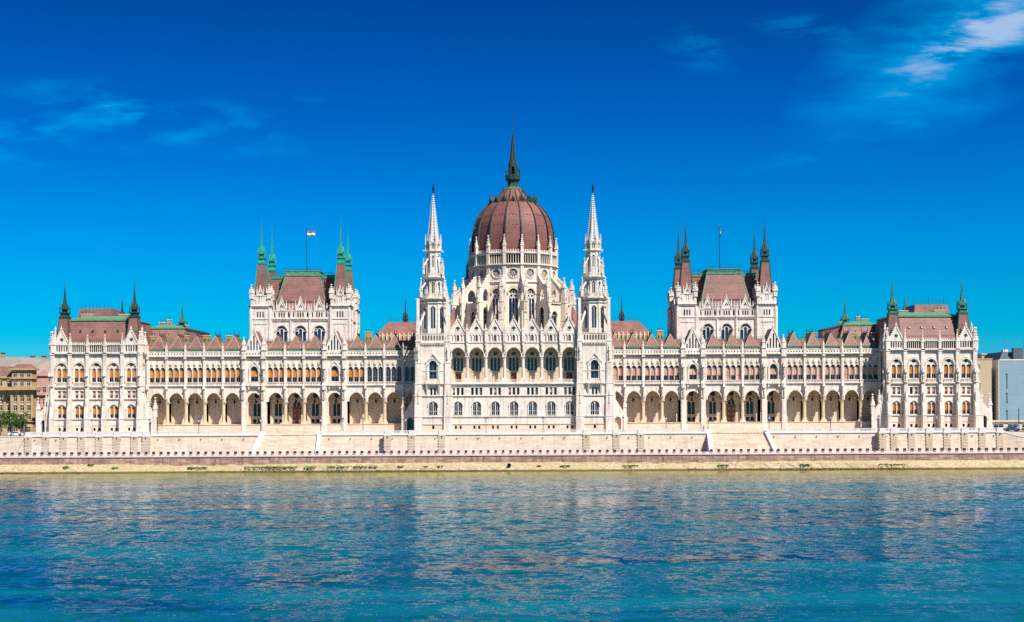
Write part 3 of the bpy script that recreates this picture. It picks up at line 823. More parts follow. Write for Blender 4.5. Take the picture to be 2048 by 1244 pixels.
def fancy_roof_mesh():
    mb = MB('roof_tile'); w = 1.98
    A, B_ = (-w, .55, 34.9), (w, .55, 34.9); P, Q = (0, 2.6, 38.7), (0, 10, 38.7); C, D = (w, 10, 34.9), (-w, 10, 34.9)
    mb.face([A, B_, P]); mb.face([B_, C, Q, P]); mb.face([A, P, Q, D]); mb.face([C, D, Q])
    mb.taper(-w - .4, w + .4, .45, 10, 34.0, -w, w, .5, 10, 34.9, 'patina')
    for i in range(9): 
        x = -w + i * w / 4
        mb.box(x - .05, x + .05, .38, .46, 34.0, 34.85, 'copper_dark')
    for a, b_ in ((A, P), (B_, P)):      # copper hips
        d = .07
        mb.hex8([(a[0] - d, a[1] - .05, a[2]), (a[0] + d, a[1] - .05, a[2]), (a[0] + d, a[1] + .15, a[2]), (a[0] - d, a[1] + .15, a[2])],
                [(b_[0] - d, b_[1] - .05, b_[2] + .05), (b_[0] + d, b_[1] - .05, b_[2] + .05), (b_[0] + d, b_[1] + .15, b_[2] + .05), (b_[0] - d, b_[1] + .15, b_[2] + .05)], 'hip_lead')
    mb.box(-.07, .07, 2.5, 10, 38.65, 38.9, 'copper_dark')
    for i in range(8): mb.box(-.05, .05, 2.7 + i * .95, 2.78 + i * .95, 38.9, 39.4, 'iron')
    mb.box(-.04, .04, 2.6, 10, 39.3, 39.36, 'iron')
    mb.lathe([(.07, 38.6), (.05, 39.6), (.13, 39.75), (0, 40.4)], 5, 0, 2.6, 'iron')
    mb.lathe([(.07, 38.6), (.05, 39.8), (.13, 39.95), (0, 40.6)], 5, 0, 9.8, 'iron')
    return mb.mesh('pyramid_roof')
def wing(s):
    mb = MB(); side = 'l' if s < 0 else 'r'
    part = obj('river_wing', bpy.data.meshes.new('tmp'), root)
    h = 2.72
    X = lambda a, b_: (min(s * a, s * b_), max(s * a, s * b_))
    ends = []
    for c in REG:
        F = T(s * c, 0); mb.M = F
        hh = h
        mb.wall(-hh, hh, 19.5, 24.2, 0, .9, [(0, 2.1, 19.5, 22.45, 'arch', 1.32)])
        mb.arc(0, 19.5, 2.12, .28, 0, .18, 1.32)
        W = [(dx, .6, 25.15, 29.5, 'arch', 1.2) for dx in (-1.62, 0, 1.62)]
        mb.wall(-hh, hh, 24.2, 31.9, 0, .4, W, back=False)
        for dx in (-1.62, 0, 1.62):
            mb.arc(dx, 28.75, .63, .14, 0, .16, 1.2)
            mb.lathe([(.1, 25.2), (.1, 28.6)], 5, dx - .81, -.08); mb.lathe([(.1, 25.2), (.1, 28.6)], 5, dx + .81, -.08)
            mb.sq(dx, -.12, [(.12, 30.0), (.26, 30.2), (.2, 30.8), (0, 31.5)], 'stone_tan')
            mb.box(dx - .3, dx + .3, -.2, 0, 29.9, 30.02)
        mb.band(-hh, hh, 24.2, 0, .22, .3)
        mb.balus(-2.35, 2.35, 24.3, 25.15, -.3, .22, .42)
        mb.band(-hh, hh, 31.95, 0, .12, .15); mb.dentils(-hh, hh, 32.05, 32.55, 0, .4, .42); mb.band(-hh, hh, 32.65, -.0, .18, .55)
        fr = [(-2.05 + .82 * i, .24, 33.0, 33.55, 'diamond') for i in range(6)]
        mb.wall(-hh, hh, 32.7, 33.9, -.45, .25, fr); mb.box(-hh, hh, -.1, 0, 32.75, 33.8, 'dark'); mb.box(-hh, hh, -.52, -.1, 33.85, 34.02)  # dark box behind the diamonds paints the shade inside the holes
        st = 'wing'
        for o in W:
            q = WIN_RND.random()
            st = ('wing' if q < .75 else 'wingp') if s < 0 else ('wingp' if q < .8 else 'wingfull')
            if c < 42 and s < 0: st = 'plain'
            put_win(part, F, o, .28, st)
    for c in RIS:
        F = T(s * c, 0); mb.M = F; hh = 3.48
        mb.wall(-hh, hh, 19.5, 24.2, 0, .9, [(0, 2.05, 19.5, 22.4, 'arch', 1.32)])
        for sx in (-1, 1): mb.box(sx * 2.75 - .75, sx * 2.75 + .75, .0, .9, 13, 19.5); mb.lathe([(.42, 13.2), (.35, 13.8), (.33, 18.5), (.5, 19.3)], 10, sx * 2.1, .3, 'stone_column')
        mb.arc(0, 19.5, 2.1, .25, 0, .18, 1.32)
        O = [(0, 1.0, 25.3, 29.7, 'arch', 1.3)]
        mb.wall(-hh, hh, 24.2, 31.9, 0, .45, O, back=False); put_win(part, F, O[0], .3, 'pavtop' if s < 0 else 'wingp')
        mb.arc(0, 28.45, 1.1, .22, 0, .3, 1.3)
        for sx in (-1, 1):
            mb.hex8([(sx * 1.75, -.3, 29.0), (sx * 1.5, -.3, 29.0), (sx * 1.5, 0, 29.0), (sx * 1.75, 0, 29.0)], [(sx * .1, -.3, 31.4), (-sx * .1, -.3, 31.15), (-sx * .1, 0, 31.15), (sx * .1, 0, 31.4)])
            mb.box(sx * 1.4 - .16, sx * 1.4 + .16, -.3, 0, 25.3, 29.0)
        mb.box(-1.9, 1.9, -1.0, 0, 24.0, 24.35); mb.balus(-1.9, 1.9, 24.35, 25.3, -1.0, .2, .4); mb.box(-1.7, -1.3, -.8, 0, 23.1, 24.0); mb.box(1.3, 1.7, -.8, 0, 23.1, 24.0)
        mb.band(-hh, hh, 31.95, 0, .12, .2); mb.dentils(-hh, hh, 32.05, 32.55, 0, .45, .42); mb.band(-hh, hh, 32.65, 0, .18, .6)
        mb.wall(-2.8, 2.8, 32.7, 33.9, -.5, .3, [(-2.05 + .82 * i, .24, 33.0, 33.55, 'diamond') for i in range(6)]); mb.box(-2.8, 2.8, -.15, 0, 32.75, 33.8, 'dark')  # same dark box here, painting shade behind the pierced frieze
        # gable
        gb = MB(); gb.M = F
        ap = 40.1; hw = 2.75
        tp = lambda x: 34.0 + (ap - 34.0) * max(0, 1 - abs(x) / hw)
        sl = [(-1.7, .2, 34.3, 35.7, 'arch', 1.2), (-.85, .2, 34.3, 37.2, 'arch', 1.2), (0, .22, 34.3, 38.6, 'arch', 1.2), (.85, .2, 34.3, 37.2, 'arch', 1.2), (1.7, .2, 34.3, 35.7, 'arch', 1.2)]
        gb.wall(-hw, hw, 34.0, 0, -.3, .5, sl, top=tp, brk=(0,)); gb.box(-hw, hw, -.5, .1, 33.9, 34.1)
        gb.prism([(-2.2, 34.2), (2.2, 34.2), (0, 39.2)], .0, .06, 'glass')
        for sx in (-1, 1):
            gb.hex8([(sx * hw * 1.07, -.5, 33.9), (sx * (hw * 1.07 - .35), -.5, 33.9), (sx * (hw * 1.07 - .35), .3, 33.9), (sx * hw * 1.07, .3, 33.9)],
                    [(sx * .14, -.5, ap + .35), (-sx * .14, -.5, ap), (-sx * .14, .3, ap), (sx * .14, .3, ap + .35)])
        gb.sq(0, -.2, [(.14, ap), (.3, ap + .5), (.1, ap + .7), (0, ap + 1.5)])
        gb.face([(-hw, .2, 34), (-hw, 9, 34), (0, 9, ap), (0, .2, ap)], 'roof_brown'); gb.face([(hw, .2, 34), (hw, 9, 34), (0, 9, ap), (0, .2, ap)], 'roof_brown')
        obj('gable', gb, part)
        tm = cached('turr', turret_mesh)
        for sx in (-1, 1):
            obj('pier', tm, part, T(s * c + sx * 2.86, 0))
            pinnacle(part, s * c + sx * 2.86, -.3, 34.6, .8, 3.6); pinnacle(part, s * c + sx * 3.4, .3, 34.2, .55, 2.6)
    mb.M = Matrix.Identity(4)
    # columns and shafts at the bay edges
    edges = sorted({round(c + d, 2) for c in REG for d in (-h, h)})
    merged = []
    for e_ in edges:
        if merged and e_ - merged[-1] < .3: continue
        merged.append(e_)
    cm = cached('col', column_mesh); sm = cached('shaft', strip_mesh)
    for e_ in merged:
        if e_ < 27 or any(abs(e_ - r_) < 3.7 for r_ in RIS): continue
        obj('column', cm, part, T(s * e_, .42)); obj('wall_shaft', sm, part, T(s * e_, 0))
        pinnacle(part, s * e_, -.35, 34.1, .5, 2.3)
    # podium, arcade floor, inner wall and ceiling
    x0, x1 = X(26.5, 106.1)
    mb.box(x0, x1, -1.0, 0, GZ - .5, 13.0, 'stone_band'); mb.box(x0, x1, -1.15, 5.3, 12.86, 13.02, 'stone_terrace')
    mb.box(x0, x1, 0, 12, GZ - .5, 12.86, 'stone_band')
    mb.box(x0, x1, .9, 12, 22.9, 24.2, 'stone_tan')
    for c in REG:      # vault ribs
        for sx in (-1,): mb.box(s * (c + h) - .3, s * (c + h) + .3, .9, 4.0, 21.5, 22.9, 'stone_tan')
    for c in REG + RIS:
        mb.M = T(s * c, 0)
        hh = 3.48 if c in RIS else h
        ops = []
        if c in CEN or c in RIS:
            if c == 63.2: ops = [(-.55, .45, 18.1, 19.4, 'arch', 1.1), (.55, .45, 18.1, 19.4, 'arch', 1.1)]
            else: ops = [(-.55, .45, 15.3, 19.0, 'arch', 1.2), (.55, .45, 15.3, 19.0, 'arch', 1.2)]
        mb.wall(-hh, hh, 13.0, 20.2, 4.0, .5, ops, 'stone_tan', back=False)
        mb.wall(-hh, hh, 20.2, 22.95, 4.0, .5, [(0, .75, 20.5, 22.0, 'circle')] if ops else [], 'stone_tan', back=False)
        for o in ops: put_win(part, T(s * c, 0), o, 4.3, 'dark_x')
        if ops:
            put_win(part, T(s * c, 0), (0, .75, 20.5, 22.0, 'circle'), 4.3, 'dark_x')
            ring(mb, 0, 21.25, .78, .18, 4.0, .1, 'stone_column')
            if c == 63.2:
                db = MB('wood'); 
                for sx in (-1, 1):
                    db.box(sx * .62 - .58, sx * .62 + .58, -.12, .0, 0, 4.6)
                    for zz in (.4, 1.9, 3.4): db.box(sx * .62 - .35, sx * .62 + .35, -.16, -.12, zz, zz + 1.0, 'frame_wood')
                db.box(-1.3, 1.3, -.2, .0, 4.6, 4.9)
                obj('door', db, part, T(s * c, 4.0, 13.02))
            else:
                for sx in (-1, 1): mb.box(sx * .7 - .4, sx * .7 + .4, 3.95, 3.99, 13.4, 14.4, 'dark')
        mb.band(-hh, hh, 20.1, 4.0, .15, .1, 'stone_tan')
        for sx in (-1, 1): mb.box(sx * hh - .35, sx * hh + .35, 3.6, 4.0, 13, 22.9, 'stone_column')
    mb.M = Matrix.Identity(4)
    # building mass behind
    mb.box(x0, x1, .9, 40, 24.2, 33.9); mb.box(x0, x1, 5.8, 40, GZ, 24.2)
    for st_ in range(4):     # podium steps in front of the three central bays
        pass
    for i in range(5): mb.box(*X(54.5, 71.8), -1.0 - .4 * (5 - i), -1.0 - .4 * (4 - i), GZ - .3, 10.9 + .42 * (i + 0), 'stone_terrace')
    me = mb.mesh('river_wing'); old = part.data; part.data = me; bpy.data.meshes.remove(old)
    # roof
    rf = MB('roof_brown')
    rf.prism_x([(.9, 33.9), (1.2, 34.2), (5.0, 37.0), (38, 37.3), (40, 33.9)], x0, x1, 'roof_tile')
    rf.box(x0, x1, 4.9, 5.3, 36.95, 37.25, 'copper')
    rf.box(x0, x1, .35, 1.0, 33.85, 34.1, 'stone')
    xr = x0
    r2 = random.Random(5)
    railing(rf, x0, x1, 6.0, 37.1, .7, .5)
    # higher hipped roof beside the pavilion
    a, b_ = X(99, 109)
    rf.taper(a - 2, b_ + 2, 14, 30, 36.5, a, b_, 17, 27, 41.6, 'roof_brown'); rf.box(a - .3, b_ + .3, 16.7, 27, 41.6, 42.0, 'copper')
    rf.taper(a, b_, 17, 27, 42.0, a + 2, b_ - 2, 20, 24, 43.0, 'copper')
    # descending green ridge down to the ridge turret
    a2 = [(s * 99, 41.6), (s * 93, 40.4), (s * 93, 37), (s * 99, 37)]
    rf.prism(a2, 18, 24, 'roof_brown')
    rf.hex8([(s * 99, 17.8, 41.4), (s * 93, 17.8, 40.2), (s * 93, 24, 40.2), (s * 99, 24, 41.4)], [(s * 99, 17.8, 42.0), (s * 93, 17.8, 40.7), (s * 93, 24, 40.7), (s * 99, 24, 42.0)], 'copper_dark')
    for i in range(9):
        t = i / 8; rf.box(s * (93 + 6 * t) - .04, s * (93 + 6 * t) + .04, 17.9, 18.0, 40.5 + 1.3 * t, 41.6 + 1.3 * t, 'iron_blue')
    # steep hall roof behind, near the dome
    a, b_ = X(10, 42); 
    ina = (s * 38.2, s * 10) if s > 0 else (s * 38.2, s * 10)
    lo = [(s * 10, 21, 39.5), (s * 42, 21, 39.5), (s * 42, 36, 39.5), (s * 10, 36, 39.5)]
    hi = [(s * 10, 25, 43.8), (s * 38.3, 25, 43.8), (s * 38.3, 33, 43.8), (s * 10, 33, 43.8)]
    rf.hex8(lo, hi, 'roof_tile'); rf.box(a, b_, 21, 36, 33.5, 39.5, 'chimney_brick')
    rf.box(a, b_, 20.9, 21.2, 39.2, 39.6, 'stone_tan')
    railing(rf, *X(20, 38.3), 25, 43.8, 1.2, 1.0)
    for i in range(14):
        xx = s * (41 - i * 1.3)
        rf.sq(xx, 20.8, [(.26, 36.5), (.26, 39.8), (.1, 40.1), (0, 40.8)], 'stone_column')
    rf.box(*X(26, 41.5), 20.4, 21, 36, 37.6, 'chimney_brick')
    obj('roof', rf, part)
    # building core behind the wings
    pr = cached('pyr', fancy_roof_mesh)
    for c in REG:
        if c < 32: continue
        obj('pyramid_roof', pr, part, T(s * c, 0))
    obj('pyramid_roof', pr, part, T(s * 29.2, 0))
    copper_spire(part, s * 100.3, 20, 38.5, 41.4, 49.6, 3.2, 2.2, 'copper_mid' , 51.6, 'ridge_spire')
    copper_spire(part, s * 33.2, 26, 43.0, 43.4, 51.2, 2.4, 1.5, 'copper_dark', 52.4, 'ridge_spire')
    cl = [(107.5, 13, 1.8, 3), (103.5, 13, 2.0, 2), (97.0, 12, 1.3, 2), (91.5, 12, 3.1, 4), (84.5, 12, 1.6, 2), (43.2, 14, 2.0, 3)]
    if s > 0: cl = [(107.0, 13, 1.4, 2), (100.8, 14, 2.8, 2), (88.3, 12, 3.0, 4), (82.8, 12, .9, 1), (43.6, 14, 1.9, 3)]
    for cx_, cy_, w, p in cl: chimney(part, s * cx_, cy_, 37.2, w, 1.4, 1.9 if cx_ > 50 else 2.9, p)
    chimney(part, s * 104.3, 21, 42.6, 1.0, 1.0, 1.9, 1); chimney(part, s * 106.4, 21, 42.6, 2.0, 1.0, 1.1, 3); chimney(part, s * 98.5, 19, 41.2, .7, .9, 1.5, 1)
    return part
for s in (-1, 1): wing(s)

# ---- the two chamber blocks ---------------------------------------------------
def gablet_mesh(w, h, m='stone', hole=True):
    mb = MB(m); hw = w / 2
    tp = lambda x: h * max(0, 1 - abs(x) / hw) + .05
    mb.wall(-hw, hw, -.3, 0, 0, .35, [], top=tp, brk=(0,))
    if hole:
        for dx, dz in ((-.28, .95), (.28, .95), (0, 1.4)):
            sc_ = h / 3.4
            mb.lathe_ = None
            n = 6; pts = [(dx * sc_ + .24 * sc_ * math.cos(2 * math.pi * i / n), -.03, dz * sc_ + .24 * sc_ * math.sin(2 * math.pi * i / n)) for i in range(n)]
            mb.face(pts, 'glass')
    for sx in (-1, 1):
        mb.hex8([(sx * (hw + .1), -.15, 0), (sx * (hw - .15), -.15, 0), (sx * (hw - .15), .3, 0), (sx * (hw + .1), .3, 0)],
                [(sx * .08, -.15, h + .2), (-sx * .08, -.15, h), (-sx * .08, .3, h), (sx * .08, .3, h + .2)])
    mb.sq(0, .1, [(.09, h), (.2, h + .35), (.07, h + .45), (0, h + 1.0)])
    return mb.mesh('gablet')
def chamber(s):
    mb = MB('stone_dome' if False else 'stone'); part = obj('chamber_block', bpy.data.meshes.new('tmp'), root)
    cx0 = s * 63.65; yf, yb = 14.0, 38.0
    tws = [(cx0 - 11.9, yf + 3), (cx0 + 11.9, yf + 3), (cx0 - 11.9, yb - 3), (cx0 + 11.9, yb - 3)]
    G4 = [(0, rad(0)), (1, rad(90)), (2, rad(180)), (3, rad(-90))]
    for tx, ty in tws:
        for _, a in G4:
            F = T(tx, ty) @ Rz(a) @ T(0, -3.0); mb.M = F
            S3 = [(dx, .2, 44.7, 46.5, 'arch', 1.2) for dx in (-.8, 0, .8)]
            mb.wall(-3, 3, 28, 44.3, 0, .3, [], back=False); mb.wall(-3, 3, 44.3, 48.1, 0, .3, S3, back=False)
            for o in S3: put_win(part, F, o, .2, 'dark_s', 'slit_window') if ty < 20 and abs(a) < .1 or (a * s < 0 and abs(a) < 2) else mb.box(o[0] - .2, o[0] + .2, .18, .22, 44.7, 46.5, 'opening_shade')
            mb.box(-3.05, 3.05, -.18, .1, 44.15, 44.4); mb.box(-3.5, 3.5, -.5, .1, 48.0, 48.25); mb.dentils(-3.1, 3.1, 47.6, 48.0, 0, .3, .45)
            for i in range(5): mb.arc(-1.6 + .8 * i, 42.6, .25, .12, 0, .12, 1.0)
            for sx in (-1, 1): mb.box(sx * 2.75 - .28, sx * 2.75 + .28, -.22, 0, 28, 48)
            # belfry
            L = [(-.33, .2, 49.0, 51.0, 'arch', 1.2), (.33, .2, 49.0, 51.0, 'arch', 1.2), (-1.75, .33, 48.9, 50.1, 'arch', 1.0), (1.75, .33, 48.9, 50.1, 'arch', 1.0)]
            mb.wall(-2.8, 2.8, 48.25, 51.0 + .15, .1, .25, L, back=False)
            mb.box(-2.7, 2.7, .36, .4, 48.4, 51.0, 'opening_shade')
            mb.M = F
            mb.box(-2.85, 2.85, -.02, .4, 51.1, 51.35)
        mb.M = Matrix.Identity(4)
        mb.box(tx - 2.7, tx + 2.7, ty - 2.7, ty + 2.7, 48.3, 51.3)
        gm = cached('tgab', lambda: gablet_mesh(1.9, 2.4))
        for _, a in G4:
            F = T(tx, ty) @ Rz(a)
            obj('gablet', gm, part, F @ T(0, -2.9, 51.3))
            for sx in (-1, 1): pinnacle(part, *(F @ Vector((sx * .95, -2.8, 0)))[:2], 51.2, .34, 2.6)
        for sx in (-1, 1):
            for sy in (-1, 1):
                pinnacle(part, tx + sx * 2.6, ty + sy * 2.6, 50.3, 1.1, 4.4)
                pinnacle(part, tx + sx * 1.9, ty + sy * 2.75, 51.0, .4, 2.6)
        copper_spire(part, tx, ty, 50.5, 60.9 - (0 if ty < 25 else .3), 72.5, 4.3, 2.2, 'copper_bright' if s < 0 else 'copper_dark', 74.8)
        for sx in (-1, 1):     # gargoyles
            mb.box(tx + sx * 3.2 - .5, tx + sx * 3.2 + .5, ty - 3.3, ty - 3.1, 48.0, 48.2)
    # front and rear between towers
    for F, front in ((T(cx0, yf + .6), True), (T(cx0, yb - .6) @ Rz(math.pi), False)):
        mb.M = F
        hw = 8.9
        W = [(dx, 1.62, 32.0, 42.1, 'arch', 1.08) for dx in (-5.62, 0, 5.62)]
        mb.wall(-hw, hw, 28, 43.6, 0, .6, W, back=False)
        for dx in (-5.62, 0, 5.62):
            mb.arc(dx, 40.45, 1.75, .3, 0, .22, 1.08)
            put_win(part, F, (dx, 1.62, 32.0, 42.1, 'arch', 1.08), .4, 'tracery')
        mb.box(-hw, hw, -.15, 0, 43.5, 43.7); mb.dentils(-hw, hw, 43.75, 44.2, 0, .35, .45); mb.box(-hw, hw, -.45, .1, 44.2, 44.4)
        gal = []
        for dx in (-5.62, 0, 5.62):
            gal += [(dx + q, .2, 44.75, 46.3, 'arch', 1.2) for q in (-2.05, -.75, 0, .75, 2.05)]
        mb.wall(-hw, hw, 44.4, 46.8, 0, .3, gal); mb.box(-hw, hw, .7, .75, 44.4, 46.6, 'opening_shade'); mb.box(-hw, hw, -.15, .35, 46.7, 46.9)
        gm = cached('mgab', lambda: gablet_mesh(3.0, 3.5))
        for dx in (-5.62, 0, 5.62):
            obj('gablet', gm, part, F @ T(dx, 0, 46.9))
            for q in (-1.45, 1.45, -2.3, 2.3):
                pv = F @ Vector((dx + q, .1, 0)); pinnacle(part, pv.x, pv.y, 46.4, .4, 3.4 if abs(q) < 2 else 2.6)
        for dx in (-2.81, 2.81, -8.6, 8.6):
            mb.box(dx - .22, dx + .22, -.35, 0, 28, 44.3); pv = F @ Vector((dx, -.1, 0)); pinnacle(part, pv.x, pv.y, 44.3, .5, 4.2)
    # sides
    for sg in (-1, 1):
        F = T(cx0 + sg * 14.3, (yf + yb) / 2) @ Rz(rad(90 * sg)); mb.M = F
        W = [(dx, 1.2, 32.0, 41.5, 'arch', 1.1) for dx in (-3.9, 0, 3.9)]
        mb.wall(-6, 6, 28, 43.6, 0, .5, W, back=False)
        for o in W: put_win(part, F, o, .35, 'tracery')
        mb.box(-6, 6, -.35, .1, 44.1, 44.4)
        mb.wall(-6, 6, 44.4, 46.8, 0, .3, [(-5.2 + .8 * i, .2, 44.7, 46.3, 'arch', 1.2) for i in range(14)]); mb.box(-6, 6, .6, .65, 44.4, 46.6, 'opening_shade')
        mb.wall(-6, 6, 43.6, 44.4, 0, .3, [])
        for dx in (-4, 0, 4):
            obj('gablet', cached('mgab', lambda: gablet_mesh(3.0, 3.5)), part, F @ T(dx, 0, 46.9))
    mb.M = Matrix.Identity(4)
    mb.box(cx0 - 13.5, cx0 + 13.5, yf + 1.3, yb - 1.3, 28, 46.3)
    me = mb.mesh('chamber'); old = part.data; part.data = me; bpy.data.meshes.remove(old)
    rf = MB('roof_tile')
    # front steep trapezoid roof
    rf.taper(cx0 - 8.0, cx0 + 8.0, yf + 1.2, yb - 1.2, 46.2, cx0 - 5.2, cx0 + 5.2, yf + 5.0, yb - 5.0, 57.5)
    rf.box(cx0 - 5.5, cx0 + 5.5, yf + 4.8, yb - 4.8, 57.5, 58.0, 'copper'); rf.box(cx0 - 5.2, cx0 + 5.2, yf + 5.0, yb - 5, 58.0, 58.9, 'copper_mid' if s > 0 else 'copper'); rf.box(cx0 - 5.4, cx0 + 5.4, yf + 4.9, yb - 4.9, 58.9, 59.1, 'copper')
    # cross roof behind
    rf.taper(cx0 - 13, cx0 + 13, 20.2, 31.8, 46.2, cx0 - 9.9, cx0 + 9.9, 22.2, 29.8, 57.0)
    rf.box(cx0 - 10.2, cx0 + 10.2, 22.0, 30, 57.0, 57.9, 'copper_bright' if s < 0 else 'copper'); rf.box(cx0 - 10.3, cx0 + 10.3, 21.9, 30.1, 57.9, 58.1, 'copper')
    for sx in (-1, 1):      # hip strips
        for (p, q) in (((cx0 + sx * 8.0, yf + 1.15, 46.2), (cx0 + sx * 5.2, yf + 4.95, 57.5)),):
            rf.hex8([(p[0] - .15, p[1] - .06, p[2]), (p[0] + .15, p[1] - .06, p[2]), (p[0] + .15, p[1] + .2, p[2]), (p[0] - .15, p[1] + .2, p[2])],
                    [(q[0] - .15, q[1] - .06, q[2]), (q[0] + .15, q[1] - .06, q[2]), (q[0] + .15, q[1] + .2, q[2]), (q[0] - .15, q[1] + .2, q[2])], 'copper')
    for i in range(16):
        xx = cx0 - 6.8 + i * 13.6 / 15
        rf.box(xx - .35, xx + .35, yf + 2.05, yf + 2.35, 49.5, 49.8, 'roof_brown')
    railing(rf, cx0 - 5.4, cx0 + 5.4, yf + 5.1, 59.1, .8, .6); railing(rf, cx0 - 10.2, cx0 - 5.4, 22.1, 58.1, .8, .6); railing(rf, cx0 + 5.4, cx0 + 10.2, 22.1, 58.1, .8, .6)
    obj('roof', rf, part)
    return part
for s in (-1, 1): chamber(s)

# ---- central block ------------------------------------------------------------
CB = 5.27
def central():
    part = obj('central_block', bpy.data.meshes.new('tmp'), root); mb = MB()
    yf = -7.0; h = CB / 2
    for i in range(-3, 4):
        F = T(i * CB, yf); mb.M = F
        A = [(-.68, .3, 11.5, 12.4, 'rect'), (.68, .3, 11.5, 12.4, 'rect')]
        B = [(-.6, .48, 15.4, 19.0, 'arch', 1.15), (.6, .48, 15.4, 19.0, 'arch', 1.15)]
        C = [(dx, .35, 21.1, 23.2, 'rect') for dx in (-1.2, 0, 1.2)]
        mb.wall(-h, h, GZ - 1, 12.9, 0, .4, A, 'stone_band', back=False); mb.wall(-h, h, 12.9, 20.9, 0, .4, B, back=False)
        mb.wall(-h, h, 20.9, 24.3, 0, .4, C, back=False)
        for o in A: put_win(part, F, o, .28, 'dark')
        for o in B: put_win(part, F, o, .28, 'white')
        for q, o in enumerate(C): put_win(part, F, o, .28, 'dark_c' if (i + q) % 3 else ('wingp' if WIN_RND.random() < .4 else 'plain'))
        mb.arc(0, 17.9, 1.3, .2, 0, .2, 1.1); mb.box(-1.25, 1.25, -.15, 0, 15.25, 15.4); mb.box(-.1, .1, -.12, 0, 15.4, 18.3)
        for sx in (-1, 1): mb.box(sx * 1.28 - .1, sx * 1.28 + .1, -.16, 0, 15.4, 17.9)
        mb.box(-1.75, 1.75, -.12, 0, 20.98, 21.1); mb.box(-1.75, 1.75, -.12, 0, 23.2, 23.35)
        for z, t, p in ((12.9, .16, .14), (15.0, .2, .2), (20.9, .2, .22), (24.3, .3, .4)): mb.band(-h, h, z, 0, t, p)
        # loggia
        mb.box(-h, h, -.3, .5, 24.3, 24.6); mb.balus(-2.2, 2.2, 24.6, 25.5, -.25, .22, .4)
        mb.wall(-h, h, 32.1, 36.0, 0, .7, [(0, 2.1, 32.1, 34.6, 'arch', 1.2)])
        mb.arc(0, 32.1, 2.14, .32, 0, .2, 1.2)
        mb.box(-h, h, -.2, 0, 35.85, 36.05)
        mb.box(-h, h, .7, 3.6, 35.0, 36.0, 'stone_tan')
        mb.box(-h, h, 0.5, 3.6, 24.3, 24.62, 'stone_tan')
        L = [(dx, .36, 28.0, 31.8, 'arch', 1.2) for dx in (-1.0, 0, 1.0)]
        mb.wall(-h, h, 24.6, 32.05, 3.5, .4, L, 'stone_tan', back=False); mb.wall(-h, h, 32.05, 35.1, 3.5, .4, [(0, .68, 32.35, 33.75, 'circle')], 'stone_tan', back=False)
        for o in L: put_win(part, F, o, 3.75, 'wdark')
        put_win(part, F, (0, .68, 32.35, 33.75, 'circle'), 3.75, 'plain')
        ring(mb, 0, 33.05, .7, .14, 3.5, .1, 'stone_column'); mb.arc(0, 31.5, 1.7, .2, 3.5, .12, 1.15, 'stone_column'); mb.box(-1.6, 1.6, 3.35, 3.5, 27.8, 28.0, 'stone_column')
        if i in (-3, 0, 3):
            db = MB('wood'); db.box(-.8, .8, -.12, 0, 0, 2.6); db.box(-.1, .1, -.18, -.1, 0, 2.6, 'frame_wood'); db.box(-.9, .9, -.2, 0, 2.6, 2.85, 'frame_wood')
            obj('balcony_door', db, part, F @ T(0, 3.5, 24.65))
        else:
            mb.box(-.75, .75, 3.3, 3.5, 24.6, 27.8, 'stone_column')
        # gable storey
        gb = MB(); gb.M = F
        ap = 42.7
        tp = lambda x: 38.4 + (ap - 38.4) * max(0, 1 - abs(x) / (h - .15))
        N = [(dx, .3, 36.35, 38.2, 'arch', 1.2) for dx in (-1.75, -.875, 0, .875, 1.75)]
        gb.wall(-h + .15, h - .15, 36.0, 38.45, 0, .4, N)
        gb.wall(-h + .15, h - .15, 38.4, 0, 0, .4, [(0, .55, 39.4, 40.5, 'circle')], top=tp, brk=(0,))
        for o in N:
            if o[0] == 0: put_win(part, F, o, .3, 'plain')
            else: gb.box(o[0] - .32, o[0] + .32, .22, .4, 36.3, 38.25)
        for dx in (-1.31, -.44, .44, 1.31): gb.lathe([(.1, 36.3), (.08, 37.7), (.14, 37.8)], 5, dx, -.08)
        put_win(part, F, (0, .55, 39.4, 40.5, 'circle'), .28, 'quatre')
        ring(gb, 0, 39.95, .58, .12, 0, .1, 'stone')
        for sx in (-1, 1):
            hw = h
            gb.hex8([(sx * hw, -.22, 38.2), (sx * (hw - .3), -.22, 38.2), (sx * (hw - .3), .3, 38.2), (sx * hw, .3, 38.2)], [(sx * .12, -.22, ap + .3), (-sx * .12, -.22, ap), (-sx * .12, .3, ap), (sx * .12, .3, ap + .3)])
            for q in range(1, 8):
                t = q / 8; xx = sx * hw * (1.04 - t); zz = 38.35 + (ap - 38.2) * t
                gb.box(xx - .11, xx + .11, -.15, .1, zz, zz + .24)
        gb.sq(0, -.05, [(.12, ap), (.28, ap + .5), (.1, ap + .65), (0, ap + 1.5)])
        gb.face([(-h, .3, 38), (-h, 8, 38), (0, 8, ap - .2), (0, .3, ap - .2)], 'roof_brown'); gb.face([(h, .3, 38), (h, 8, 38), (0, 8, ap - .2), (0, .3, ap - .2)], 'roof_brown')
        obj('gable', gb, part)
    mb.M = Matrix.Identity(4)
    cm = MB('stone'); cm.sq(0, 0, [(.62, 24.6), (.62, 25.6), (.5, 25.8)]); cm.lathe([(.46, 25.8), (.42, 31.0), (.5, 31.1), (.46, 31.3), (.66, 31.8)], 12); cm.sq(0, 0, [(.64, 31.8), (.64, 32.1)])
    cm = cm.mesh('column')
    sh = MB(); sh.prism_x([(.05, 32.4), (-.3, 32.6), (-.5, 33.4), (-.5, 35.7), (-.7, 36.2), (-.6, 38.2), (.05, 38.4)], -.28, .28)
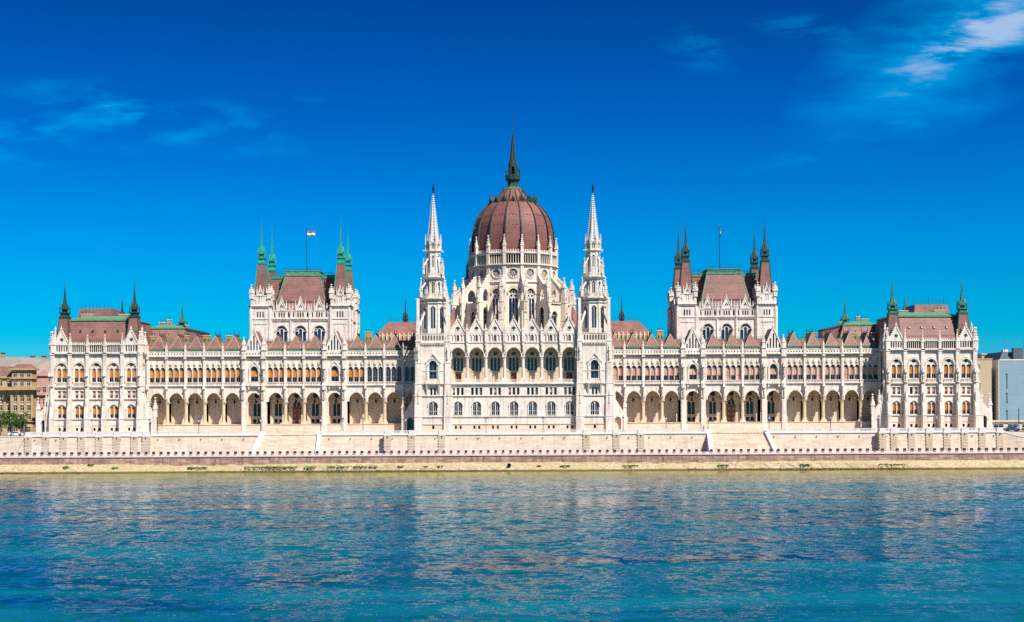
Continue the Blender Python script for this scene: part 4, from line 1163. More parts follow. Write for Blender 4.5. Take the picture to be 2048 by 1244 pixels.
    sh.lathe([(0, 33.6), (.22, 33.8), (.18, 34.8), (.22, 35.2), (.08, 35.4), (0, 35.8)], 6, 0, -.72, 'stone_tan'); sh = sh.mesh('shaft')
    for i in range(-3, 5):
        xx = (i - .5) * CB
        obj('column', cm, part, T(xx, yf + .35)); obj('wall_shaft', sh, part, T(xx, yf)); pinnacle(part, xx, yf - .2, 38.2, .6, 3.0)
    W = 3.5 * CB
    mb.box(-W, W, yf + .45, 14, GZ, 24.3); mb.box(-W, W, yf + 4.0, 14, 24.3, 38.0); mb.box(-W, -W + .3, yf, yf + 4, 24.3, 38.0); mb.box(W - .3, W, yf, yf + 4, 24.3, 38.0)
    mb.box(-22, 22, 8, 60, GZ, 38.5)
    mb.box(-W, W, yf + 2, 14, 38.0, 38.4, 'copper_dark')
    # link walls beside the towers
    for s in (-1, 1):
        a, b_ = sorted((s * 27.6, s * 32.0))
        tp = lambda x: 22.0 - 7 * (abs(x) - 27.6) / 4.4
        mb.wall(a, b_, GZ - 1, 0, -4.2, 1.1, [(s * 29.6, .95, GZ - 1, 15.0, 'arch', 1.15)], top=tp)
        mb.arc(s * 29.6, 13.6, 1.0, .15, -4.2, .1, 1.15); mb.box(s * 29.6 - .95, s * 29.6 + .95, -3.3, -3.2, GZ, 15.0, 'glass' if s < 0 else 'stone_band')
        mb.box(min(s * 31.2, s * 32.1), max(s * 31.2, s * 32.1), -4.3, -3.0, GZ, 15.6); pinnacle(part, s * 31.65, -3.6, 15.6, .9, 5.0); pinnacle(part, s * 28.6, -3.7, 20, .8, 4.4)
        # big red roofs flanking the dome
        mb.hex8([(s * 17.5, 8, 38), (s * 21.5, 8, 38), (s * 21.5, 22, 38), (s * 17.5, 22, 38)], [(s * 17.6, 14, 47.5), (s * 17.9, 14, 47.5), (s * 17.9, 22, 47.5), (s * 17.6, 22, 47.5)], 'roof_tile')
    me = mb.mesh('central'); old = part.data; part.data = me; bpy.data.meshes.remove(old)
central()

# ---- twin spire towers ---------------------------------------------------------
def oct_stage(mb, cx, cy, z0, z1, r, op, glass='glass', th=.35, rot=0, m=None):
    """eight walls; r = apothem"""
    w = r * math.tan(math.pi / 8)
    for k in range(8):
        mb.M = T(cx, cy) @ Rz(rot + math.pi / 4 * k) @ T(0, -r)
        ops = [op] if op else []
        mb.wall(-w, w, z0, z1, 0, th, ops, m, back=False)
        if op:
            mb.arc(0, op[3] - arise(op[1], op[5]), op[1] + .05, .14, 0, .12, op[5], m)
            mb.box(-op[1], op[1], th, th + .05, op[2], op[3], glass)
            mb.box(-.07, .07, .05, th, op[2], op[3] - .3, m)
        for sx in (-1, 1): mb.lathe([(.13, z0), (.13, z1)], 5, sx * w, -.03, m)
    mb.M = Matrix.Identity(4)
def octband(mb, cx, cy, z, h, r, m=None):
    mb.lathe([((r - .25) / math.cos(math.pi / 8), z - .25), (r / math.cos(math.pi / 8), z), (r / math.cos(math.pi / 8), z + h)], 8, cx, cy, m, math.pi / 8)
def spire_tower(s):
    cx, yf = s * 22.8, -8.7; cy = yf + 5.0
    part = obj('spire_tower', bpy.data.meshes.new('tmp'), root); mb = MB()
    for k, a in enumerate((0, rad(90 * s), rad(-90 * s), math.pi)):
        F = T(cx, cy) @ Rz(a) @ T(0, -4.6); mb.M = F
        A = [(0, .33, 11.5, 12.5, 'rect')]
        B = [(-.62, .52, 15.4, 19.0, 'arch', 1.15), (.62, .52, 15.4, 19.0, 'arch', 1.15)]
        C = [(-.5, .3, 21.1, 23.1, 'rect'), (.5, .3, 21.1, 23.1, 'rect')]
        D = [(0, 1.05, 25.7, 31.0, 'arch', 1.15)]
        mb.wall(-3.4, 3.4, GZ - 1, 12.9, 0, .4, A, 'stone_band', back=False); mb.wall(-3.4, 3.4, 12.9, 20.9, 0, .5, B, back=False); mb.wall(-3.4, 3.4, 20.9, 24.3, 0, .5, C, back=False)
        mb.wall(-3.4, 3.4, 24.3, 36.0, 0, .6, D, back=False)
        if k < 3:
            put_win(part, F, A[0], .3, 'dark')
            for o in B: put_win(part, F, o, .35, 'white')
            for o in C: put_win(part, F, o, .35, 'dark_c')
            put_win(part, F, D[0], .45, 'plain')
        mb.arc(0, 17.9, 1.35, .2, 0, .2, 1.1); mb.arc(0, 29.6, 1.15, .25, 0, .3, 1.15); mb.arc(0, 29.6, 1.6, .15, 0, .2, 1.15)
        for sx in (-1, 1):
            mb.hex8([(sx * 2.3, -.35, 30.2), (sx * 2.0, -.35, 30.2), (sx * 2.0, 0, 30.2), (sx * 2.3, 0, 30.2)], [(sx * .1, -.35, 33.0), (-sx * .1, -.35, 32.7), (-sx * .1, 0, 32.7), (sx * .1, 0, 33.0)])
            mb.box(sx * 1.65 - .2, sx * 1.65 + .2, -.3, 0, 25.5, 30)
            mb.prism_x([(0, 24.2), (-1.0, 24.2), (0, 20.8)], sx * 1.75 - .2, sx * 1.75 + .2)
        mb.box(-2.2, 2.2, -1.1, 0, 24.2, 24.5); mb.balus(-2.2, 2.2, 24.5, 25.5, -1.1, .22, .38)
        for z, t, p in ((12.9, .16, .14), (15.0, .2, .2), (20.9, .2, .22), (24.3, .3, .3), (27.9, .14, .1), (35.8, .3, .3)): mb.band(-3.4, 3.4, z, 0, t, p)
        mb.dentils(-3.3, 3.3, 35.2, 35.65, 0, .35, .42)
        mb.wall(-3.4, 3.4, 36.0, 38.5, 0, .35, [(-2.8 + .8 * i, .24, 36.5, 38.0, 'arch', 1.1) for i in range(8)]); mb.box(-3.5, 3.5, -.12, .4, 38.4, 38.6); mb.box(-3.2, 3.2, .8, .9, 36.1, 38.2, 'stone_tan')
    mb.M = Matrix.Identity(4)
    mb.box(cx - 4.0, cx + 4.0, cy - 4.0, cy + 4.0, GZ, 36.0); mb.box(cx - 4.1, cx + 4.1, cy - 4.1, cy + 4.1, 36.0, 36.3)
    # corner buttresses
    for sx in (-1, 1):
        for sy in (-1, 1):
            bb = MB(); x_, y_ = cx + sx * 4.15, cy + sy * 4.15
            bb.sq(x_, y_, [(1.15, GZ - 1), (1.12, 15.0), (1.0, 21.0), (.95, 24.2), (.86, 24.4), (.82, 30.0), (.72, 30.3), (.68, 36.0), (.78, 36.1), (.78, 36.5), (.55, 36.7), (.5, 42.0)])
            for z in (15.0, 20.9, 24.3, 30.2, 36.3): bb.sq(x_, y_, [(1.2 - (z - 15) * .018, z - .12), (1.2 - (z - 15) * .018, z + .12)])
            for zz in (19.0, 31.5):
                for dx, dy in ((sx, 0), (0, sy)):
                    bb.lathe([(.1, zz - .5), (.3, zz), (.22, zz + .1), (.2, zz + 1.4), (.1, zz + 1.5), (.14, zz + 1.75), (.32, zz + 2.0), (.3, zz + 2.3), (0, zz + 3.8)], 6, x_ + dx * 1.05, y_ + dy * 1.05, 'stone')
            # inclined flying arch up to the octagon
            hx, hy = cx + sx * 2.4, cy + sy * 2.4; d = .14
            bb.hex8([(x_ - d, y_ - d, 39.4), (x_ + d, y_ - d, 39.4), (x_ + d, y_ + d, 40.2), (x_ - d, y_ + d, 40.2)], [(hx - d, hy - d, 44.4), (hx + d, hy - d, 44.4), (hx + d, hy + d, 45.1), (hx - d, hy + d, 45.1)])
            bb.sq(x_, y_, [(.38, 42), (.38, 48.4)]); 
            obj('buttress', bb, part)
            pinnacle(part, x_ + sx * .3, y_ + sy * .3, 36.5, .6, 4.0); pinnacle(part, cx + sx * 3.3, cy + sy * 3.3, 48.8, .75, 5.6)
            pinnacle(part, cx + sx * 2.6, cy + sy * 2.6, 55.4, .6, 4.6); pinnacle(part, cx + sx * 3.75, cy + sy * 1.6, 48.8, .45, 3.2); pinnacle(part, cx + sx * 1.6, cy + sy * 3.75, 48.8, .45, 3.2)
            mb.box(cx + sx * 4.3 - .6, cx + sx * 4.3 + .6, cy + sy * 3.3 - .1, cy + sy * 3.3 + .1, 48.3, 48.5)
            mb.box(cx + sx * 2.3 - .6, cx + sx * 2.3 + .6, cy + sy * 1.8 - .1, cy + sy * 1.8 + .1, 62.1, 62.3)
            # slim flyers of the upper stages
            for (xa, za, xb, zb) in ((3.3, 51.0, 1.7, 53.5), (2.6, 57.5, 1.3, 60.0)):
                pa = (cx + sx * xa, cy + sy * xa); pb = (cx + sx * xb, cy + sy * xb); d = .09
                mb.hex8([(pa[0] - d, pa[1] - d, za), (pa[0] + d, pa[1] - d, za), (pa[0] + d, pa[1] + d, za + .45), (pa[0] - d, pa[1] + d, za + .45)],
                        [(pb[0] - d, pb[1] - d, zb), (pb[0] + d, pb[1] - d, zb), (pb[0] + d, pb[1] + d, zb + .45), (pb[0] - d, pb[1] + d, zb + .45)])
    # octagon stages
    oct_stage(mb, cx, cy, 36.3, 48.0, 3.35, (0, .62, 40.0, 46.3, 'arch', 1.25))
    octband(mb, cx, cy, 47.2, .35, 3.7)
    mb.lathe([(3.6, 47.9), (4.75, 48.4), (4.75, 48.7)], 8, cx, cy, None, math.pi / 8)
    for k in range(8):      # gallery balustrade
        mb.M = T(cx, cy) @ Rz(math.pi / 4 * k) @ T(0, -4.25); mb.balus(-1.75, 1.75, 48.7, 49.8, 0, .15, .32)
    mb.M = Matrix.Identity(4)
    oct_stage(mb, cx, cy, 48.7, 54.3, 2.3, (0, .42, 50.0, 53.3, 'arch', 1.25))
    mb.lathe([(2.5, 54.0), (3.5, 54.5), (3.5, 54.75)], 8, cx, cy, None, math.pi / 8)
    for k in range(8):
        mb.M = T(cx, cy) @ Rz(math.pi / 4 * k) @ T(0, -3.1); mb.balus(-1.28, 1.28, 54.75, 55.7, 0, .13, .28)
    mb.M = Matrix.Identity(4)
    oct_stage(mb, cx, cy, 54.7, 61.9, 1.85, (0, .28, 57.5, 60.8, 'arch', 1.25))
    mb.lathe([(2.0, 61.7), (2.55, 62.1), (2.55, 62.3)], 8, cx, cy, None, math.pi / 8)
    oct_stage(mb, cx, cy, 62.3, 64.8, 2.1, (0, .4, 62.6, 64.3, 'arch', 1.25), 'stone_tan')
    octband(mb, cx, cy, 64.6, .25, 2.25)
    for k in range(8):
        an = math.pi / 8 + math.pi / 4 * k
        pinnacle(part, cx + 2.3 * math.cos(an), cy + 2.3 * math.sin(an), 64.0, .34, 2.9)
    me = mb.mesh('tower'); old = part.data; part.data = me; bpy.data.meshes.remove(old)
    sp = MB('stone_white'); zt, zb = 78.3, 64.7
    sp.lathe([(1.62, zb), (.12, zt)], 8, cx, cy, None, math.pi / 8)
    for k in range(8):
        an = math.pi / 8 + math.pi / 4 * k
        for q in range(24):
            t = q / 24; r = 1.62 * (1 - t) + .12 * t + .14; z = zb + (zt - zb) * t; c = .17 * (1 - t * .5)
            sp.box(cx + r * math.cos(an) - c, cx + r * math.cos(an) + c, cy + r * math.sin(an) - c, cy + r * math.sin(an) + c, z, z + c * 1.5)
        a2 = math.pi / 4 * k
        for q in range(14):      # pierced lights up each face
            t = (q + .6) / 16; r = (1.62 * (1 - t) + .12 * t) * math.cos(math.pi / 8) + .015; z = zb + (zt - zb) * t; c = .10 * (1 - t)
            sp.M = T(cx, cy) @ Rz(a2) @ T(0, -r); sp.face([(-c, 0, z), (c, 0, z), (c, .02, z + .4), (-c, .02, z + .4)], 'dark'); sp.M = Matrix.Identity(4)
    sp.lathe([(.12, zt), (.4, zt + .2), (.12, zt + .35)], 8, cx, cy)
    obj('spire', sp, part)
    kn = MB('bronze')      # dark metal figure with a lance on the very top
    kn.lathe([(.35, zt + .3), (.3, zt + .5), (.12, zt + .6), (.2, zt + .8), (.24, zt + 1.3), (.3, zt + 1.75), (.38, zt + 2.1), (.2, zt + 2.3), (.1, zt + 2.38), (.17, zt + 2.55), (.15, zt + 2.75), (0, zt + 2.9)], 8, cx, cy)
    kn.lathe([(.04, zt + .4), (.04, zt + 4.4)], 5, cx + .35, cy - .1); kn.box(cx + .1, cx + .4, cy - .15, cy - .05, zt + 1.7, zt + 1.85)
    obj('statue', kn, part)
for s in (-1, 1): spire_tower(s)

# ---- dome ----------------------------------------------------------------------
def dome():
    cy = 30.0; R = 13.25; N = 16
    part = obj('dome_drum', bpy.data.meshes.new('tmp'), root); mb = MB('stone_dome')
    w = R * math.tan(math.pi / N)
    PH = []
    for k in range(N):
        a = 2 * math.pi * k / N
        F = T(0, cy) @ Rz(a) @ T(0, -R); mb.M = F
        op = (0, 1.35, 40.5, 53.3, 'arch', 1.2); ro = (0, 1.25, 56.75, 59.25, 'circle')
        mb.wall(-w, w, 38.0, 55.2, 0, .8, [op], back=False); mb.wall(-w, w, 55.2, 60.4, 0, .6, [ro], back=False)
        ca = [(-1.9 + .76 * i, .30, 60.9, 63.6, 'arch', 1.2) for i in range(6)]
        mb.wall(-w, w, 60.4, 64.0, 0, .35, ca); mb.box(-w, w, .5, .55, 60.4, 63.8, 'opening_shade')
        mb.arc(0, 51.7, 1.45, .35, 0, .3, 1.2); mb.arc(0, 51.7, 1.95, .12, 0, .2, 1.2)
        ring(mb, 0, 58.0, 1.27, .3, 0, .22, 'stone_dome', 14); ring(mb, 0, 58.0, 1.75, .12, 0, .12, 'stone_dome', 14)
        front = abs(math.atan2(math.sin(a), math.cos(a))) < rad(120)
        if front:
            put_win(part, F, op, .5, 'lancets'); put_win(part, F, ro, .35, 'rose', 'rose_window')
        mb.band(-w, w, 55.3, 0, .2, .25, 'stone_dome'); mb.dentils(-w, w, 59.9, 60.4, 0, .4, .55, 'stone_dome'); mb.band(-w, w, 60.55, 0, .25, .5, 'stone_dome')
        mb.band(-w, w, 64.05, 0, .25, .3, 'stone_dome'); mb.dentils(-w, w, 64.15, 65.1, .1, .2, .66, 'stone_dome')
        for i in range(7): mb.lathe([(.12, 60.7), (.1, 62.8), (.17, 63.0)], 5, -2.28 + .76 * i, -.1, 'stone_dome')
        # strip at the corner
        mb.M = T(0, cy) @ Rz(a + math.pi / N)
        rv = R / math.cos(math.pi / N)
        mb.box(-.5, .5, -rv - .35, -rv + .5, 38, 60.4); mb.box(-.46, .46, -rv - .45, -rv + .4, 60.4, 64.6)
        mb.box(-.6, .6, -rv - .55, -rv + .2, 60.3, 60.7); mb.box(-.58, .58, -rv - .55, -rv + .2, 64.2, 64.6)
        ang = a + math.pi / N
        px_, py_ = rv * math.sin(ang), cy - rv * math.cos(ang)
        px_, py_ = math.sin(ang) * rv, cy - math.cos(ang) * rv
        v = Rz(ang) @ Vector((0, -rv - .02, 0))
        pinnacle(part, v.x, v.y + cy, 64.2, .85, 5.4, 'stone_dome', rz=ang)
        PH.append(ang)
    mb.M = Matrix.Identity(4)
    # ring ambulatory and flyers
    Ro = 18.3
    fbm = MB('stone_dome')       # one flying buttress, standing on -y
    rv = R / math.cos(math.pi / N)
    # pier
    fbm.box(-.62, .62, -Ro - 1.0, -Ro + .9, 36, 49.0); fbm.box(-.72, .72, -Ro - 1.1, -Ro + 1.0, 48.9, 49.25); fbm.box(-.5, .5, -Ro - .8, -Ro + .7, 49.2, 52.0)
    fbm.box(-.7, .7, -Ro - 1.1, -Ro + 1.0, 43.6, 43.85)
    # arched spandrel wall between pier and drum, with sloping coping
    tpf = lambda y_: 52.3 + (57.5 - 52.3) * (y_ + Ro - .7) / (Ro - rv - .7)
    fbm.M = Rz(rad(90))    # local x runs along +y
    L0, L1 = -Ro + .7, -rv + .1
    mid = (L0 + L1) / 2
    fbm.wall(L0, L1, 48.9, 0, -.28, .56, [(mid + .1, 1.35, 49.6, 53.2, 'arch', 1.5)], top=tpf)
    fbm.wall(L0, L1, 36.0, 48.9, -.28, .56, [(mid, 1.2, 36.0, 47.8, 'arch', 1.2)])
    fbm.hex8([(L0 - 1.3, -.42, 51.2), (L1, -.42, 57.5), (L1, .42, 57.5), (L0 - 1.3, .42, 51.2)], [(L0 - 1.3, -.42, 51.8), (L1, -.42, 58.1), (L1, .42, 58.1), (L0 - 1.3, .42, 51.8)])
    for i in range(7):
        t = (i + .5) / 7; xx = L0 - 1.3 + (L1 - L0 + 1.3) * t; zz = 51.8 + 6.3 * t
        fbm.box(xx - .12, xx + .12, -.12, .12, zz, zz + .35)
    fbm.M = Matrix.Identity(4)
    fbm.sq(0, -Ro - .95, [(.1, 45.4), (.4, 46), (.4, 46.1)]); fbm.lathe([(.2, 46.1), (.26, 47.5), (.1, 47.8), (.16, 48.1), (0, 48.3)], 6, 0, -Ro - 1.0, 'stone_tan')
    fbm = fbm.mesh('flying_buttress')
    for ang in PH:
        obj('flying_buttress', fbm, part, T(0, cy) @ Rz(ang))
        v = Rz(ang) @ Vector((0, -Ro - .1, 0)); pinnacle(part, v.x, v.y + cy, 51.6, 1.0, 5.2, 'stone_dome', rz=ang)
        v = Rz(ang) @ Vector((0, -Ro - .9, 0)); pinnacle(part, v.x, v.y + cy, 48.9, .6, 3.6, 'stone_dome', rz=ang)
    for k in range(N):
        a = 2 * math.pi * k / N; sa = math.atan2(math.sin(a), math.cos(a))
        if abs(sa) < rad(30): continue
        Rm = 17.2; ww = Rm * math.tan(math.pi / N)
        F = T(0, cy) @ Rz(a) @ T(0, -Rm); mb.M = F
        op = (0, 1.15, 39.5, 46.6, 'arch', 1.2)
        mb.wall(-ww, ww, 36, 48.9, 0, .5, [op], back=False); mb.band(-ww, ww, 48.8, 0, .25, .3, 'stone_dome')
        mb.arc(0, 45.1, 1.2, .25, 0, .25, 1.2)
        if abs(sa) < rad(100): put_win(part, F, op, .35, 'white')
        mb.face([(-ww, 0, 48.9), (ww, 0, 48.9), (w, Rm - R, 49.6), (-w, Rm - R, 49.6)], 'copper_dark')
    mb.M = Matrix.Identity(4)
    mb.lathe([(R - .9, 38), (R - .9, 55)], 16, 0, cy, 'stone_tan', math.pi / 16 + math.pi / 2)
    mb.lathe([(R - .2, 60.0), (R - 1.2, 60.2), (R - 1.4, 64.0), (R - .6, 64.2), (R - .6, 64.5), (R - 1.3, 64.6)], 16, 0, cy, 'stone_dome', math.pi / 16)
    # stair turret behind left
    tu = MB('copper_mid'); tx, ty = -13.6, 40.0
    tu.lathe([(1.9, 52, 'stone_dome'), (1.9, 58), (2.1, 58.2), (1.5, 59), (1.4, 62), (1.5, 62.1), (.9, 63.5), (.3, 66)], 8, tx, ty)
    obj('stair_turret', tu, part)
    me = mb.mesh('drum'); old = part.data; part.data = me; bpy.data.meshes.remove(old)
    # dome shell
    prof = [(12.35, 63.9), (12.55, 66), (12.6, 68), (12.5, 70.2), (12.25, 72.2), (11.8, 74.1), (11.3, 75.4), (10.7, 76.6), (9.9, 77.8), (9.0, 78.9), (8.0, 79.9), (7.0, 80.75), (6.2, 81.3), (5.2, 82.15), (4.3, 83.1), (3.5, 84.1), (2.95, 84.9)]
    shell = MB('roof_dome'); n = 16
    shell.lathe([(r / math.cos(math.pi / n) * .985, z) for r, z in prof], n, 0, cy, None, math.pi / 16 + math.pi / 2 * 1)
    sh = obj('dome_shell', shell, part)
    rb = MB('rib_dark')
    for (r0, z0), (r1, z1) in zip(prof, prof[1:]):
        a0 = r0 / math.cos(math.pi / n); a1 = r1 / math.cos(math.pi / n); t0 = .19 * (.45 + .55 * r0 / 12.5); t1 = .19 * (.45 + .55 * r1 / 12.5)
        rb.hex8([(-t0, -a0 - .22, z0), (t0, -a0 - .22, z0), (t0, -a0 + .3, z0), (-t0, -a0 + .3, z0)], [(-t1, -a1 - .22, z1), (t1, -a1 - .22, z1), (t1, -a1 + .3, z1), (-t1, -a1 + .3, z1)])
        rb.hex8([(t0, -a0 - .1, z0), (t0 * 1.4, -a0 - .02, z0), (t0 * 1.4, -a0 + .3, z0), (t0, -a0 + .3, z0)], [(t1, -a1 - .1, z1), (t1 * 1.4, -a1 - .02, z1), (t1 * 1.4, -a1 + .3, z1), (t1, -a1 + .3, z1)], 'rib_pale')
    rb = rb.mesh('rib')
    for ang in PH: obj('rib', rb, part, T(0, cy) @ Rz(ang))
    # dormers on the shoulder
    dm = MB('copper_dark')
    dm.prism([(-.75, 0), (.75, 0), (.55, .7), (0, 1.9), (-.55, .7)], -.5, .8); dm.prism([(-.3, .1), (.3, .1), (.3, .6), (0, 1.1), (-.3, .6)], -.53, -.49, 'dark')
    dm.lathe([(.06, 1.7), (.05, 2.6), (.16, 2.75), (0, 3.3)], 5, 0, -.3)
    for sx in (-1, 1): dm.lathe([(.1, 0), (.08, 1.2), (.16, 1.3), (0, 1.9)], 5, sx * .95, -.4)
    dm = dm.mesh('dormer')
    for k in range(16): obj('dome_dormer', dm, part, T(0, cy) @ Rz(2 * math.pi * k / 16) @ T(0, -7.0, 80.4))
    # tiny hatches in the shell
    hm = MB('copper_dark'); hm.prism([(-.16, 0), (.16, 0), (0, .34)], -.1, .4)
    for r, z in ((12.35, 69.2), (12.15, 72.6), (11.15, 75.9)):
        for k in range(16):
            for dx in (-1.2, 0, 1.2):
                shell_M = T(0, cy) @ Rz(2 * math.pi * k / 16) @ T(dx * r / 12.5, -r * .985 - .05, z)
                n0 = len(HM.v) if False else 0
                HT.M = shell_M; HT.prism([(-.16, 0), (.16, 0), (0, .34)], -.08, .4)
    obj('roof_hatches', HT, part)
    # lantern
    L = MB('copper_dark')
    rt = math.pi / 8
    L.lathe([(3.1, 84.6, 'patina'), (3.2, 84.9, 'patina'), (2.6, 85.2, 'patina'), (2.2, 85.6), (1.75, 86.3), (1.7, 87.3), (2.5, 88.0), (2.5, 88.3), (1.4, 88.35)], 8, 0, cy, 'copper_dark', rt)
    for k in range(16):
        an = 2 * math.pi * k / 16; L.lathe([(.09, 84.9), (.07, 85.9), (0, 86.3)], 5, 3.0 * math.cos(an), cy + 3.0 * math.sin(an))
    for k in range(8):
        L.M = T(0, cy) @ Rz(math.pi / 4 * k) @ T(0, -2.3); L.balus(-.95, .95, 88.3, 89.4, 0, .1, .3)
        L.M = T(0, cy) @ Rz(math.pi / 4 * k + rt)
        L.sq(0, -2.3, [(.14, 88.3), (.14, 90.6), (.2, 90.7), (0, 92.0)]); L.sq(0, -1.35, [(.13, 88.3), (.13, 92.4)])
        L.hex8([(-.07, -2.3, 89.8), (.07, -2.3, 89.8), (.07, -2.2, 90.3), (-.07, -2.2, 90.3)], [(-.07, -1.4, 91.6), (.07, -1.4, 91.6), (.07, -1.3, 92.1), (-.07, -1.3, 92.1)])
        L.M = T(0, cy) @ Rz(math.pi / 4 * k)
        L.prism([(-.55, 92.0), (.55, 92.0), (0, 93.9)], -1.35, -1.0)
    L.M = Matrix.Identity(4)
    L.lathe([(.7, 88.3), (.65, 92)], 8, 0, cy, 'dark', rt)
    L.lathe([(1.45, 91.9), (1.5, 92.3), (1.1, 92.8), (.95, 94.0), (.12, 102.6)], 8, 0, cy, None, rt)
    for k in range(8):
        for q in range(20):
            t = q / 20; r = .95 * (1 - t) + .12 + .06; an = rt + math.pi / 4 * k
            L.box(r * math.cos(an) - .08, r * math.cos(an) + .08, cy + r * math.sin(an) - .08, cy + r * math.sin(an) + .08, 94 + 8.4 * t, 94.18 + 8.4 * t)
    L.lathe([(.1, 102.4), (.06, 109.0)], 5, 0, cy); 
    for z, r in ((103.3, .28), (105.6, .2), (108.3, .24)): L.lathe([(0, z - .3), (r, z), (0, z + .35)], 7, 0, cy)
    obj('lantern', L, part)
HT = MB('copper_dark')
class _X: v = []
HM = _X
dome()

# ================================================================== terrace, stairs, quay
TZ = 11.22
seg = []
def terr(label_side, x0, x1, yfr):
    pass
# ground far inland, one sheet
g = MB('ground_mat'); g.face([(-3000, -9.0, GZ - .45), (3000, -9.0, GZ - .45), (3000, 6000, GZ - .45), (-3000, 6000, GZ - .45)]); obj('ground', g, kind='structure')
tp_ = MB('stone_terrace')
tp_.box(-136.6, 136.6, -9.0, 60, GZ - .44, GZ)
for a_, b_ in ((-36.3, 36.3), (102, 136.6), (-136.6, -102)): tp_.box(a_, b_, -11.7, -9.0, GZ - .04, GZ)
for a_, b_ in ((36.3, 54.2), (71, 102), (-54.2, -36.3), (-102, -71)): tp_.box(a_, b_, -9.7, -9.0, GZ - .04, GZ)
obj('terrace_paving', tp_, kind='structure')

def wall_run(mb, bal, x0, x1, yf, strips=()):
    batter = .5
    mb.hex8([(x0, yf - batter, 4.4), (x1, yf - batter, 4.4), (x1, -9, 4.4), (x0, -9, 4.4)], [(x0, yf, 9.9), (x1, yf, 9.9), (x1, -9, 9.9), (x0, -9, 9.9)], 'stone_terrace')
    mb.box(x0, x1, yf - .25, -9, 9.9, 10.12, 'stone_white'); mb.box(x0, x1, yf - .1, -9, 10.12, 10.35, 'stone_white')
    bal.balus(x0, x1, 10.35, TZ, yf + .02, .3, .38, 'stone_white')
    n = max(1, int((x1 - x0) / 4.5))
    for i in range(n + 1):
        xx = x0 + .35 + (x1 - x0 - .7) * i / n
        bal.box(xx - .45, xx + .45, yf - .02, yf + .36, 10.35, TZ + .03, 'stone_white')
    for xs_ in strips:
        for q in range(12):
            z = 4.6 + q * .44; off = -batter * (1 - (z - 4.4) / 5.5) - .28
            mb.box(xs_ - .9 - (.12 if q % 2 else 0), xs_ + .9 + (.12 if q % 2 else 0), yf + off, yf + .2, z, z + .36, 'stone_column' if xs_ > 0 and q % 2 else 'stone_terrace')
        mb.box(xs_ - 1.0, xs_ + 1.0, yf - .42, yf, 9.75, 10.35, 'stone_white'); bal.box(xs_ - .8, xs_ + .8, yf - .35, yf + .36, 10.35, TZ + .06, 'stone_white')
        for dx in (0,): mb.box(xs_ - .12, xs_ + .12, yf - .55, yf - .2, 9.3, 9.6, 'dark')
sides = [
 ('tall pale ashlar terrace wall with balustrade under the central block and twin spires', [(-36.3, 36.3, -12.0, [-28.6, -20.2, 20.2, 28.6, -35.4, 35.4])]),
]
def terrace_obj(label, runs, ext=None):
    e_ = empty('terrace_wall', ((runs[0][0] + runs[-1][1]) / 2, runs[0][2], 4.4), label, 'retaining wall', 'terrace walls along the quay')
    mb, bal = MB('stone_terrace'), MB('stone_white')
    for r in runs: wall_run(mb, bal, *r)
    for hx in range(int(runs[0][0]) + 2, int(runs[-1][1]) - 1, 6):
        mb.box(hx - .1, hx + .1, runs[0][2] - .45, runs[0][2] - .1, 8.9, 9.15, 'dark')
    Mi = Matrix.Translation(-Vector(e_.location))
    obj('retaining_wall', mb, e_, Mi); obj('balustrade', bal, e_, Mi)
terrace_obj('tall pale terrace wall with balustrade below the central block and its twin white spires', [(-36.3, 36.3, -12.0, [-35.4, -28.6, -20.2, 20.2, 28.6, 35.4])])
for s, nm in ((-1, 'left'), (1, 'right')):
    a, b_ = sorted((s * 36.3, s * 54.2))
    terrace_obj('short pale terrace wall between the %s staircase and the central block' % nm, [(a, b_, -10.0)])
    a, b_ = sorted((s * 71.0, s * 102.0))
    terrace_obj('pale orange-tinted terrace wall between the %s staircase and the %s end pavilion' % (nm, nm), [(a, b_, -10.0)])
    a, b_ = sorted((s * 102.0, s * 136.6))
    terrace_obj('pale terrace wall with banded pilaster strips under the %s end pavilion' % nm, [(a, b_, -12.0, [s * (106.1 + BW * i) for i in range(6)] + [s * 102.9, s * 135.7])])
# staircases
for s, nm in ((-1, 'left'), (1, 'right')):
    e_ = empty('staircase', (s * 62.5, -13, 4.4), 'wide pale stone staircase with sloping cheek walls on the %s, rising from the quay' % nm, 'staircase', 'riverside staircases')
    Mi = Matrix.Translation(-Vector(e_.location))
    mb = MB('stone_terrace'); n = 30
    for i in range(n):
        z1 = 4.6 + (10.4 - 4.6) * (i + 1) / n; y0 = -16.6 + 8.6 * i / n
        xa, xb = sorted((s * (54.6 + (i / n) * .4), s * (72.0 - (i / n) * 1.2)))
        mb.box(xa, xb, y0, -8.0, z1 - 6.2 / n - .06, z1)
    obj('steps', mb, e_, Mi)
    for xi_, xj in ((54.4, 54.8), (72.2, 70.9)):
        ck = MB('stone_white'); w_ = .55
        ck.hex8([(s * xi_ - w_, -17.0, 4.4), (s * xi_ + w_, -17.0, 4.4), (s * xj + w_, -8.5, 4.4), (s * xj - w_, -8.5, 4.4)],
                [(s * xi_ - w_, -17.0, 5.3), (s * xi_ + w_, -17.0, 5.3), (s * xj + w_, -8.5, 11.25), (s * xj - w_, -8.5, 11.25)])
        obj('cheek_wall', ck, e_, Mi)
# quay road
q = MB('asphalt'); q.face([(-3000, -18.1, 4.6), (3000, -18.1, 4.6), (3000, -9, 4.6), (-3000, -9, 4.6)]); obj('quay_road', q, kind='structure')
